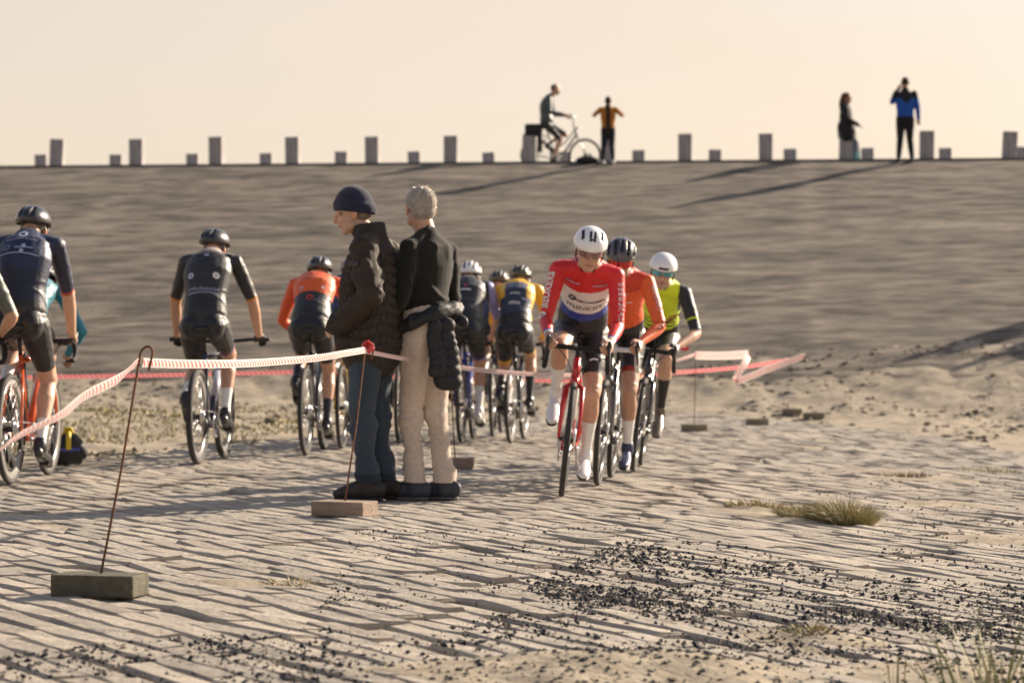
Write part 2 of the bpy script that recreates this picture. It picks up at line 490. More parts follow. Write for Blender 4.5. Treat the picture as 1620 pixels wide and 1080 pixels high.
# crest road behind the slope and the land far behind
def cy(x, v): return 51.4 - .11 * x + v
mb = MB()
for (v0, v1, z0, z1) in [(1.1, 1.45, .15, .15), (1.45, 8.5, -.01, -.01), (8.5, 28.0, -.01, -5.0)]:
    P = [(-70, cy(-70, v0), CREST_Z + z0), (70, cy(70, v0), CREST_Z + z0), (70, cy(70, v1), CREST_Z + z1), (-70, cy(-70, v1), CREST_Z + z1)]
    mb.add((P, [[0, 1, 2, 3]]))
P = [(-70, cy(-70, 1.098), CREST_Z - .3), (70, cy(70, 1.098), CREST_Z - .3), (70, cy(70, 1.1), CREST_Z + .15), (-70, cy(-70, 1.1), CREST_Z + .15)]
mb.add((P, [[0, 1, 2, 3]]))
P = [(-70, cy(-70, 1.45), CREST_Z - .01), (70, cy(70, 1.45), CREST_Z - .01), (70, cy(70, 1.45), CREST_Z + .15), (-70, cy(-70, 1.45), CREST_Z + .15)]
mb.add((P, [[3, 2, 1, 0]]))
road = mb.build('crest_road', M_ROAD, smooth=False); tag(road, 'asphalt road with low kerb on the dike crest', None, kind='structure')
far = link_mesh('far_ground', [(-900, -300, -1.2), (900, -300, -1.2), (900, 1500, -1.2), (-900, 1500, -1.2)], [[0, 1, 2, 3]], M_SAND)
tag(far, 'flat sand beyond the dike', None, kind='structure')

# ---------------- paving of uneven stone blocks, sunk in the sand
ROW = R(-60)
eu = np.array([math.cos(ROW), math.sin(ROW)]); ew = np.array([-math.sin(ROW), math.cos(ROW)])
BL, BW, BH = 0.46, 0.118, 0.09
pav = empty('paving'); tag(pav, 'strip of uneven stone block paving half buried in sand', None, kind='structure')
def block_mesh(k):
    r = random.Random(k)
    hx, hy = BL / 2 + .002, BW / 2 - .004 - r.random() * .008
    ol = [(-1, -1), (-.35, -1), (.3, -1), (1, -1), (1, 1), (.4, 1), (-.3, 1), (-1, 1)]
    jt = [((r.random() - .5) * .016, (r.random() - .5) * .016) for _ in ol]
    V = []
    for z, e in ((-BH, 0.0), (-0.009, 0.0), (0.0, 0.012)):
        for (sx, sy), (jx, jy) in zip(ol, jt):
            V.append((sx * (hx - e * .2) + jx, sy * (hy - e) + jy, z + (r.random() - .5) * (.008 if z == 0 else .003)))
    F = []
    for l in (0, 1):
        for i in range(8):
            F.append([l * 8 + i, l * 8 + (i + 1) % 8, l * 8 + 8 + (i + 1) % 8, l * 8 + 8 + i])
    F += [[16, 17, 22, 23], [17, 18, 21, 22], [18, 19, 20, 21]]
    return np.array(V), F
protos = [block_mesh(k) for k in range(9)]
pmesh = []
for k, (V, F) in enumerate(protos):
    me = bpy.data.meshes.new('paving_block'); me.from_pydata(V.tolist(), [], F); me.materials.append(M_PAVE); me.update(); pmesh.append(me)
cells = []
for j in range(-340, 160):
    for i in range(-110, 60):
        u = (i + float(hash2(j * 1.0, 3.0, 5))) * BL; w = -j * BW
        x, y = eu * u + ew * w
        if 5.9 < y < 32.2 and abs(x) < .27 * y + .6:
            c = in_paving(x, y)
            if c > 0.12: cells.append((x, y))
cells = np.array(cells)
tz = terrain(cells[:, 0], cells[:, 1])
gx = (terrain(cells[:, 0] + .1, cells[:, 1]) - terrain(cells[:, 0] - .1, cells[:, 1])) / .2
gy = (terrain(cells[:, 0], cells[:, 1] + .1) - terrain(cells[:, 0], cells[:, 1] - .1)) / .2
inview = np.abs(cells[:, 0]) < .2025 * cells[:, 1] + .25
order = np.argsort(np.where(inview, cells[:, 1], 1e3))
near_ids = set(order[:300].tolist())
rest = MB()
SEAMS = [[on_ground(*q) for q in L_] for L_ in ([(640, 1030), (850, 915), (1010, 818), (1180, 735), (1330, 690)], [(1440, 910), (1500, 868), (1570, 815)], [(160, 800), (290, 770), (400, 752)])]
def seam_dist(x, y):
    best = 9.0
    for L_ in SEAMS:
        for a_, b_ in zip(L_[:-1], L_[1:]):
            ax_, ay_ = b_.x - a_.x, b_.y - a_.y
            t_ = max(0, min(1, ((x - a_.x) * ax_ + (y - a_.y) * ay_) / (ax_ * ax_ + ay_ * ay_)))
            best = min(best, math.hypot(x - a_.x - t_ * ax_, y - a_.y - t_ * ay_))
    return best
for k, (x, y) in enumerate(cells):
    r = random.Random(k * 13 + 5)
    n = Vector((-gx[k] + r.gauss(0, .010), -gy[k] + r.gauss(0, .012), 1)).normalized()
    q = Vector((0, 0, 1)).rotation_difference(n).to_matrix() @ Matrix.Rotation(ROW + r.gauss(0, .02), 3, 'Z')
    z = float(tz[k]) + 0.006 + r.gauss(0, .0022) - (0.013 if r.random() < .04 else 0) + .009 * float(vnoise((x * .5 - y * .866) * 1.3, (x * .866 + y * .5) * 5.1, 72)) + .008 * float(vnoise(x * 1.3, y * .9, 71)) - (.013 if seam_dist(x, y) < .11 else 0)
    if k in near_ids:
        o = bpy.data.objects.new('paving_block', pmesh[k % 9]); COL.objects.link(o)
        o.matrix_world = Matrix.Translation((x, y, z)) @ q.to_4x4(); o.parent = pav
    else:
        V, F = protos[k % 9]
        rest.add((V @ np.array(q).T + np.array([x, y, z]), F))
o = rest.build('paving_field', M_PAVE, pav, smooth=False); o['kind'] = 'stuff'

# ---------------- black slag crumbs scattered on the paving
def crumbs():
    pts = []
    def scatter(n, poly, lo=.004, hi=.012):
        xs_ = [p[0] for p in poly]; ys_ = [p[1] for p in poly]
        c = 0
        while c < n:
            x = random.uniform(min(xs_), max(xs_)); y = random.uniform(min(ys_), max(ys_))
            ins = False; j = len(poly) - 1
            for i in range(len(poly)):
                if (poly[i][1] > y) != (poly[j][1] > y) and x < (poly[j][0] - poly[i][0]) * (y - poly[i][1]) / (poly[j][1] - poly[i][1]) + poly[i][0]: ins = not ins
                j = i
            if not ins: continue
            # ground cells seen at that spot: clumpy density
            d = CAM_Z / ((y - 540) / FPX)
            X = (x - 810) / FPX * d
            if random.random() > .25 + 1.5 * max(0, float(fbm(X * 2.2, d * 1.6, 77, 3)) + .22): continue
            pts.append((X, d, lo * .7 + (hi * 1.0 - lo * .7) * random.random() ** 2.2)); c += 1
    scatter(5200, [(830, 925), (1000, 835), (1150, 840), (1330, 880), (1640, 890), (1640, 985), (1380, 960), (1150, 960), (950, 970)])
    scatter(3000, [(380, 1085), (720, 985), (900, 920), (1250, 960), (1640, 980), (1640, 1085)], .004, .011)
    scatter(800, [(-10, 1040), (480, 990), (640, 1000), (400, 1085), (-10, 1085)], .004, .011)
    scatter(800, [(560, 840), (1000, 800), (1100, 840), (800, 930), (500, 980)], .004, .009)
    scatter(700, [(1240, 720), (1640, 720), (1640, 890), (1380, 850)], .004, .010)
    mb = MB()
    O = np.array([[1, 0, 0], [-1, 0, 0], [0, 1, 0], [0, -1, 0], [0, 0, 1], [0, 0, -1.0]])
    Fo = [[0, 2, 4], [2, 1, 4], [1, 3, 4], [3, 0, 4], [2, 0, 5], [1, 2, 5], [3, 1, 5], [0, 3, 5]]
    A = np.array(pts); Z = np.maximum(ground_z(A[:, 0], A[:, 1]), terrain(A[:, 0], A[:, 1]) + .008)
    for (x, y, s), z in zip(pts, Z):
        V = O * (s * np.array([random.uniform(.7, 1.6), random.uniform(.7, 1.4), random.uniform(.5, 1.0)]))
        V = V + np.random.default_rng(int(x * 1e4) % 99991).normal(0, s * .16, V.shape)
        a = random.random() * 6.3; c, s_ = math.cos(a), math.sin(a)
        V = V @ np.array([[c, -s_, 0], [s_, c, 0], [0, 0, 1]]).T
        mb.add((V + np.array([x, y, z + s * .12]), Fo))
    o = mb.build('slag_gravel', M_GRAVEL, smooth=False); tag(o, 'scattered black slag crumbs lying across the paving', 'gravel', kind='stuff')
crumbs()

# ---------------- clods and litter on the sandy strip at the foot of the slope and beside the paving
def clods():
    mb = MB(); r = random.Random(12)
    O = np.array([[1, 0, 0], [-1, 0, 0], [0, 1, 0], [0, -1, 0], [0, 0, 1], [0, 0, -1.0]])
    Fo = [[0, 2, 4], [2, 1, 4], [1, 3, 4], [3, 0, 4], [2, 0, 5], [1, 2, 5], [3, 1, 5], [0, 3, 5]]
    n = 0
    P = []
    while n < 5200:
        x = r.uniform(-8.5, 9); y = r.uniform(16, 36.2)
        if abs(x) > .24 * y + .3 or float(in_paving(x, y)) > -.1: continue
        if float(fbm(x * .9, y * .8, 55, 2)) < -.12 + (0 if y > 27 else .15): continue
        P.append((x, y)); n += 1
    A = np.array(P); Z = np.maximum(ground_z(A[:, 0], A[:, 1]), np.where(A[:, 1] > 33, dike_z(A[:, 0], A[:, 1]), -9))
    for (x, y), z in zip(P, Z):
        s = .008 + .045 * r.random() ** 2.5
        V = O * (s * np.array([r.uniform(.9, 2.2), r.uniform(.7, 1.5), r.uniform(.35, .8)])) + np.random.default_rng(n).normal(0, s * .15, O.shape); n += 1
        a = r.random() * 6.3; c, q = math.cos(a), math.sin(a); V = V @ np.array([[c, -q, 0], [q, c, 0], [0, 0, 1]]).T
        mb.add((V + np.array([x, y, z]), Fo))
    o = mb.build('sand_clods', M_CLOD, smooth=False); tag(o, 'brown clods and litter on the sandy strip below the slope', 'clods', kind='stuff')
clods()

# ---------------- posts on the crest
def ordinal(i): return ['first', 'second', 'third', 'fourth', 'fifth', 'sixth', 'seventh', 'eighth', 'ninth', 'tenth', 'eleventh', 'twelfth', 'thirteenth', 'fourteenth', 'fifteenth'][i]
def crest_x(px, v):
    # intersection of the pixel column with the line at offset v from the crest edge
    k = (px - 810) / FPX
    d = (51.4 + v) / (1 + .11 * k)
    return k * d
pv, pf = bbox_((0, 0, .23), (.285, .285, .78), None, .012)
tall_me = None
row_rot = -math.atan(.11)
for row, v, pxs in (('tall', 1.27, [90, 217, 343, 464, 590, 714, 838, 962, 1085, 1212, 1338, 1466, 1596]),
                    ('short', 6.9, [68, 184, 306, 422, 541, 657, 776, 895, 1010, 1130, 1250, 1373, 1495, 1613])):
    for i, px in enumerate(pxs):
        x = crest_x(px, v)
        if tall_me is None:
            o = link_mesh('concrete_post', pv, pf, M_CONC, smooth=False); tall_me = o.data
        else:
            o = bpy.data.objects.new('concrete_post', tall_me); COL.objects.link(o)
        o.location = (x, cy(x, v), CREST_Z + (.08 if row == 'tall' else .18)); o.location.z += random.gauss(0, .012); o.rotation_euler = (random.gauss(0, .025), random.gauss(0, .022), row_rot + random.gauss(0, .05))
        tag(o, 'square grey concrete post on dike crest, %s from left in the %s' % (ordinal(i), 'near row, standing tall' if row == 'tall' else 'far row, looking short'), 'post', 'concrete posts along the crest road, %s row' % ('near' if row == 'tall' else 'far'))

# ------------------------------------------------------------------ figures
class Fig:
    """closed pieces that are fused into one skin; bones remember where each bit belongs"""
    def __init__(s): s.mb = MB(); s.bones = []
    def limb(s, name, pts, r, rv=None, side=None, n=14, solid_=True):
        pts = [np.asarray(p, float) for p in pts]
        r = list(r) if hasattr(r, '__len__') else [r] * len(pts)
        if solid_: s.mb.add(loft(pts, r, rv, side, n))
        rr = r if rv is None else [(a + b) / 2 for a, b in zip(r, rv)]
        L = [0]
        for a, b in zip(pts[:-1], pts[1:]): L.append(L[-1] + np.linalg.norm(b - a))
        for i in range(len(pts) - 1):
            s.bones.append((name, pts[i], pts[i + 1], rr[i], rr[i + 1], L[i] / L[-1], L[i + 1] / L[-1]))
    def blob(s, name, c, fr, rad, t=.5):
        s.mb.add(ellip(c, fr, rad)); m = min(rad)
        s.bones.append((name, np.asarray(c, float), np.asarray(c, float) + 1e-6, m, m, t, t))
    def skin(s, voxel, smooth=4):
        V, F = s.mb.data()
        V, F = remesh(V, F, voxel, smooth)
        best = np.full(len(V), 1e9); T = np.zeros(len(V)); ID = np.zeros(len(V), int)
        names = sorted(set(b[0] for b in s.bones))
        for (nm, a, b, r0, r1, t0, t1) in s.bones:
            ab = b - a; l2 = max(float(ab @ ab), 1e-12)
            t = np.clip(((V - a) @ ab) / l2, 0, 1)
            d = np.linalg.norm(V - (a + t[:, None] * ab), axis=1) - (r0 + (r1 - r0) * t)
            k = d < best
            best[k] = d[k]; T[k] = (t0 + (t1 - t0) * t)[k]; ID[k] = names.index(nm)
        return V, F, np.array(names)[ID], T

def creases(V, sc, st, seed=1):
    """crisp folds of cloth: ridges between smooth hollows"""
    x, y, z = V[:, 0] * st[0] * sc, V[:, 1] * st[1] * sc, V[:, 2] * st[2] * sc
    wx = fbm(x * .5 + 3, z * .5 + y * .4, seed + 30, 2); 
    a = fbm(x + y * .7 + wx * 1.3, z + wx * 1.6, seed, 2); b = fbm(y - x * .6 + wx, z * .8 + x * .5 - wx, seed + 9, 2)
    return (1 - np.minimum(np.abs(a) * 5, 1)) ** 1.5 * .6 + (1 - np.minimum(np.abs(b) * 5, 1)) ** 1.5 * .6 - .4

def ik(a, b, l1, l2, pole):
    a = np.asarray(a, float); b = np.asarray(b, float)
    d = np.linalg.norm(b - a); mx = l1 + l2
    if d > mx * .995:
        k = d / (mx * .995); l1 *= k; l2 *= k
    u = (b - a) / d
    x = (l1 * l1 - l2 * l2 + d * d) / (2 * d); h = math.sqrt(max(l1 * l1 - x * x, 0))
    p = np.asarray(pole, float); p = nrm(p - u * (p @ u))
    return a + u * x + p * h

def frame_from(fwd, up=(0, 0, 1)):
    f = nrm(fwd); l = nrm(np.cross(up, f)); u = np.cross(f, l)
    return np.array([f, l, u])          # rows: forward, left, up

def add_head(fig, c, fr, k=1.0, nose=1.0, ears=True):
    c = np.asarray(c, float); f, l, u = fr
    def P(a, b, d): return c + (f * a + l * b + u * d) * k
    fig.blob('head', P(-.014, 0, .032), fr, np.array((.097, .076, .088)) * k)
    fig.blob('head', P(.022, 0, -.045), fr, np.array((.068, .060, .072)) * k)
    fig.blob('head', P(.058, 0, -.098), fr, np.array((.026, .030, .020)) * k)
    fig.blob('head', P(.066, 0, .022), fr, np.array((.022, .052, .016)) * k)
    for s in (-1, 1):
        fig.blob('head', P(.056, s * .036, -.028), fr, np.array((.028, .026, .026)) * k)
        fig.blob('head', P(.02, s * .052, -.07), fr, np.array((.035, .014, .03)) * k)
        if ears: fig.blob('ear', P(-.012, s * .079, -.012), frame_from(f - l * s * .5, u), np.array((.021, .009, .033)) * k)
    fig.limb('nose', [P(.083, 0, .012), P(.098, 0, -.015), P(.104, 0, -.033)], np.array([.008, .010, .014]) * k * nose, n=8)
    fig.limb('lips', [P(.081, -.016, -.068), P(.087, 0, -.068), P(.081, .016, -.068)], np.array([.006, .009, .006]) * k, n=8)

def add_hand(fig, nm, wrist, grip, out, up, k=1.0, curl=1.0):
    """palm from wrist to grip, four bent fingers and a thumb from the palm's side"""
    w = np.asarray(wrist, float); g = np.asarray(grip, float)
    f = nrm(g - w); o = nrm(np.asarray(out, float) - f * (np.asarray(out, float) @ f)); u = np.cross(f, o)
    if u @ np.asarray(up, float) < 0: u = -u
    fig.limb(nm, [w, w + f * .045 * k, w + f * .085 * k], np.array([.026, .036, .038]) * k, np.array([.021, .019, .016]) * k, side=o, n=12)
    kn = w + f * .088 * k
    for i, ln in enumerate((.92, 1.0, .95, .78)):
        b = kn + o * (.028 - .0187 * i) * k
        p1 = b + (f * .032 - u * .012 * curl) * k * ln
        p2 = p1 + (f * (.022 * (1 - .9 * curl)) - u * .026 * curl + f * .008) * k * ln
        p3 = p2 + (-f * .020 * curl + f * .02 * (1 - curl) - u * .008 * curl) * k * ln
        fig.limb(nm, [b, p1, p2, p3], np.array([.0095, .009, .0085, .0075]) * k, n=8)
    t0 = w + f * .03 * k + o * .028 * k
    fig.limb(nm, [t0, t0 + (o * .022 + f * .028 - u * .01) * k, t0 + (o * .014 + f * .055 - u * .026 * curl) * k], np.array([.014, .0115, .009]) * k, n=8)

SKIN = np.array((.50, .285, .185)); SKIN2 = np.array((.44, .25, .165)); SKIN3 = np.array((.56, .34, .23))
LIP = np.array((.36, .13, .10))

def face_paint(C, names, V, c, fr, k, skin, brow=(.06, .04, .025), stubble=0.0, hair=None):
    f, l, u = fr
    q = (V - np.asarray(c)) / k
    a, b, d = q @ f, q @ l, q @ u
    head = np.isin(names, ['head', 'nose', 'ear', 'lips', 'neck'])
    C[head] = skin
    C[names == 'ear'] = skin * np.array((1.08, .85, .8))
    C[names == 'nose'] = skin * np.array((1.06, .9, .88))
    fr_ = head & (a > .03)
    e = fr_ & (((np.abs(b) - .032) / .015) ** 2 + ((d - .001) / .0085) ** 2 < 1); C[e] = (.10, .07, .05)
    w = fr_ & (((np.abs(b) - .032) / .030) ** 2 + ((d - .026) / .0075) ** 2 < 1); C[w] = np.array(brow) * 2.2
    m = fr_ & ((b / .026) ** 2 + ((d + .068) / .0095) ** 2 < 1); C[m] = LIP
    if stubble:
        s_ = head & (d < -.045) & (a > -.02) & ~m; C[s_] = C[s_] * (1 - stubble) + np.array((.12, .09, .07)) * stubble
    if hair is not None:
        h = head & (names != 'ear') & (names != 'nose') & (((d > .055 - .35 * np.minimum(a - .03, 0) * 0) & (a < .07)) | ((a < -.015) & (d > -.07)))
        C[h] = hair

def helmet(parent, c, fr, k, style, col, inner=(.02, .02, .022)):
    f, l, u = fr
    c = np.asarray(c) + (u * .052 - f * .014) * k
    tilt = R(8)
    f2 = f * math.cos(tilt) - u * math.sin(tilt); u2 = u * math.cos(tilt) + f * math.sin(tilt); l2 = np.cross(u2, f2)
    NA, NE = 84, 30
    V = []; F = []; mi = []; vent = np.zeros((NE + 1, NA), bool)
    rad = np.array((.142, .104, .104)) * k
    for j in range(NE + 1):
        for i in range(NA):
            a = 2 * math.pi * i / NA
            rim = -.14 - .22 * (0.5 - 0.5 * math.cos(a)) ** 2 + .06 * math.sin(a) ** 2
            e = rim + (math.pi / 2 - rim) * j / NE
            x, y, z = math.cos(e) * math.cos(a), math.cos(e) * math.sin(a), math.sin(e)
            s = 1.0
            back = max(0, -x)
            X = x * (1 + .10 * back); Z = z * (1 - .10 * back * (z > 0))
            v = False
            if style == 'vented':
                q = y / .40; lane = abs(q - round(q))
                v = abs(y) < .86 and lane < .24 - .1 * abs(x) and z > .08 and (.12 < x < .88 or -.95 < x < -.12) and abs(y) < .86
                if abs(x) < .16: v = False
            elif style == 'aero':
                v = (z > .15) and ((.06 < abs(y) < .16 and .45 < x < .84) or (abs(y) < .13 and .80 < x < .85) or (.50 < abs(y) < .60 and .2 < x < .65)) or (-.95 < x < -.55 and .25 < abs(y) < .42 and z > .1)
            elif style == 'smooth':
                v = (abs(y) < .30 and .0 < z < .10 and x > .5) or (x < -.5 and .2 < abs(y) < .4 and .05 < z < .35)
            if v: s = .90; vent[j, i] = True
            V.append(c + (f2 * X * rad[0] + l2 * y * rad[1] + u2 * Z * rad[2]) * s)
    for j in range(NE):
        for i in range(NA):
            i2 = (i + 1) % NA
            F.append([j * NA + i, j * NA + i2, (j + 1) * NA + i2, (j + 1) * NA + i])
            mi.append(1 if (vent[j, i] or vent[j, i2] or vent[j + 1, i] or vent[j + 1, i2]) else 0)
    n0 = len(V)
    for i in range(NA): V.append(c + (np.array(V[i]) - c) * .88 + u2 * .012 * k)
    for i in range(NA):
        i2 = (i + 1) % NA
        F.append([i2, i, n0 + i, n0 + i2]); mi.append(1)
    shell = link_mesh('helmet', V, F, [solid(col, .28, coat=.4), solid(inner, .6)], parent, True, mi)
    # chin straps
    ch = np.asarray(c) - u * .052 * k + f * .014 * k
    for s in (-1, 1):
        top = ch + (f * .03 + l * s * .079 + u * .03) * k; top2 = ch + (-f * .05 + l * s * .078 + u * .02) * k
        y = ch + (l * s * .082 - u * .035) * k; chin = ch + (f * .03 + l * s * .03 - u * .122) * k
        mb = MB(); mb.add(tube([top, (top + y) / 2 + l * s * .004, y, (y + chin) / 2, chin], .0045 * k, 6)); mb.build('strap', M_BLACK, shell)
    return shell

def glasses(parent, c, fr, k, lens_col, frame_col, h=.045, mirror=True):
    f, l, u = fr; V = []; F = []; n = 18
    c = np.asarray(c)
    def pt(a, d, o=0): return c + (f * ((.100 + o) * math.cos(a) + .004) + l * (.083 + o) * math.sin(a) + u * d) * k
    A = [R(-68 + 136 * i / n) for i in range(n + 1)]
    for i, a in enumerate(A):
        cut = .35 * h * math.exp(-(a / .16) ** 2)
        V += [pt(a, .019), pt(a, .019 - h + cut + .012 * (abs(a) / 1.2) ** 2)]
    for i in range(n): F.append([2 * i, 2 * i + 1, 2 * i + 3, 2 * i + 2])
    lens = link_mesh('glasses', V, F, mat('lens_%d' % int(lens_col[2] * 99 + lens_col[0] * 999), lens_col, .06, .02, metal=.55 if mirror else .2, coat=.5), parent)
    mb = MB(); mb.add(tube([pt(a, .021, .001) for a in A], .0035 * k, 6))
    for s in (0, -1):
        e = pt(A[s], .018, .002); mb.add(tube([e, c + (-f * .03 + l * (.086 if s else -.086) + u * .012) * k], .003 * k, 6))
    mb.build('frame', solid(frame_col, .35), lens)

# ---------------- cloth marks projected on to a body
def bvh_of(V, F): return BVHTree.FromPolygons([Vector(p) for p in V], F)
def project(name, VF, bvh, origin, xdir, ydir, m, parent, lift=.0035, out_=.25):
    V, F = VF
    o = np.asarray(origin, float); x = nrm(xdir); y = np.asarray(ydir, float); y = nrm(y - x * (x @ y)); n = np.cross(x, y)
    out = []
    for p in V:
        w = o + x * p[0] + y * p[1] + n * out_
        hit = bvh.ray_cast(Vector(w), Vector(-n), .6)
        out.append((np.array(hit[0]) + np.array(hit[1]) * lift) if hit[0] is not None else (w - n * out_))
    return link_mesh(name, out, F, m, parent, False)
def text_vf(s, size, sx=1.0):
    cu = bpy.data.curves.new('t', 'FONT'); cu.body = s; cu.size = size; cu.align_x = 'CENTER'; cu.align_y = 'CENTER'; cu.resolution_u = 2; cu.offset = size * .03
    o = bpy.data.objects.new('t', cu); COL.objects.link(o); bpy.context.view_layer.update()
    me = o.evaluated_get(bpy.context.evaluated_depsgraph_get()).to_mesh()
    bm = bmesh.new(); bm.from_mesh(me); bmesh.ops.triangulate(bm, faces=bm.faces[:])
    V = [(v.co.x * sx, v.co.y) for v in bm.verts]; F = [[v.index for v in f.verts] for f in bm.faces]
    bm.free(); bpy.data.objects.remove(o); bpy.data.curves.remove(cu)
    return V, F
def bar_vf(w, h, bow=0.0, n=10, x0=0, y0=0, slant=0.0, rag=0.0, seed=1):
    r = random.Random(seed); V = []; F = []
    for i in range(n + 1):
        x = -w / 2 + w * i / n; yy = bow * (1 - (2 * x / w) ** 2)
        hh = h * (1 - rag * r.random())
        V += [(x0 + x, y0 + yy - hh / 2 + slant * x), (x0 + x, y0 + yy + hh / 2 + slant * x)]
    for i in range(n): F.append([2 * i, 2 * i + 2, 2 * i + 3, 2 * i + 1])
    return V, F
def glyphs_vf(n, w, h, seed=1, bow=0.0):
    """row of small letter-like strokes, too blurred in the photograph to read"""
    r = random.Random(seed); V = []; F = []; cw = w / n
    for i in range(n):
        x = -w / 2 + cw * (i + .5); y0 = bow * (1 - (2 * x / w) ** 2)
        for (dx, dy, ww, hh) in random.Random(seed * 31 + i).sample([(-.28, 0, .2, 1), (.28, 0, .2, 1), (0, .4, .7, .2), (0, -.4, .7, .2), (0, 0, .7, .2)], 3):
            b = len(V)
            for (sx, sy) in ((-1, -1), (1, -1), (1, 1), (-1, 1)): V.append((x + (dx + sx * ww / 2) * cw * .85, y0 + (dy + sy * hh / 2) * h))
            F.append([b, b + 1, b + 2, b + 3])
    return V, F
def disc_vf(r, n=16, ring=0.0, x0=0, y0=0):
    V = []; F = []
    for i in range(n):
        a = 2 * math.pi * i / n; V += [(x0 + r * math.cos(a), y0 + r * math.sin(a)), (x0 + r * ring * math.cos(a), y0 + r * ring * math.sin(a))]
    for i in range(n):
        j = (i + 1) % n; F.append([2 * i, 2 * j, 2 * j + 1, 2 * i + 1])
    return V, F

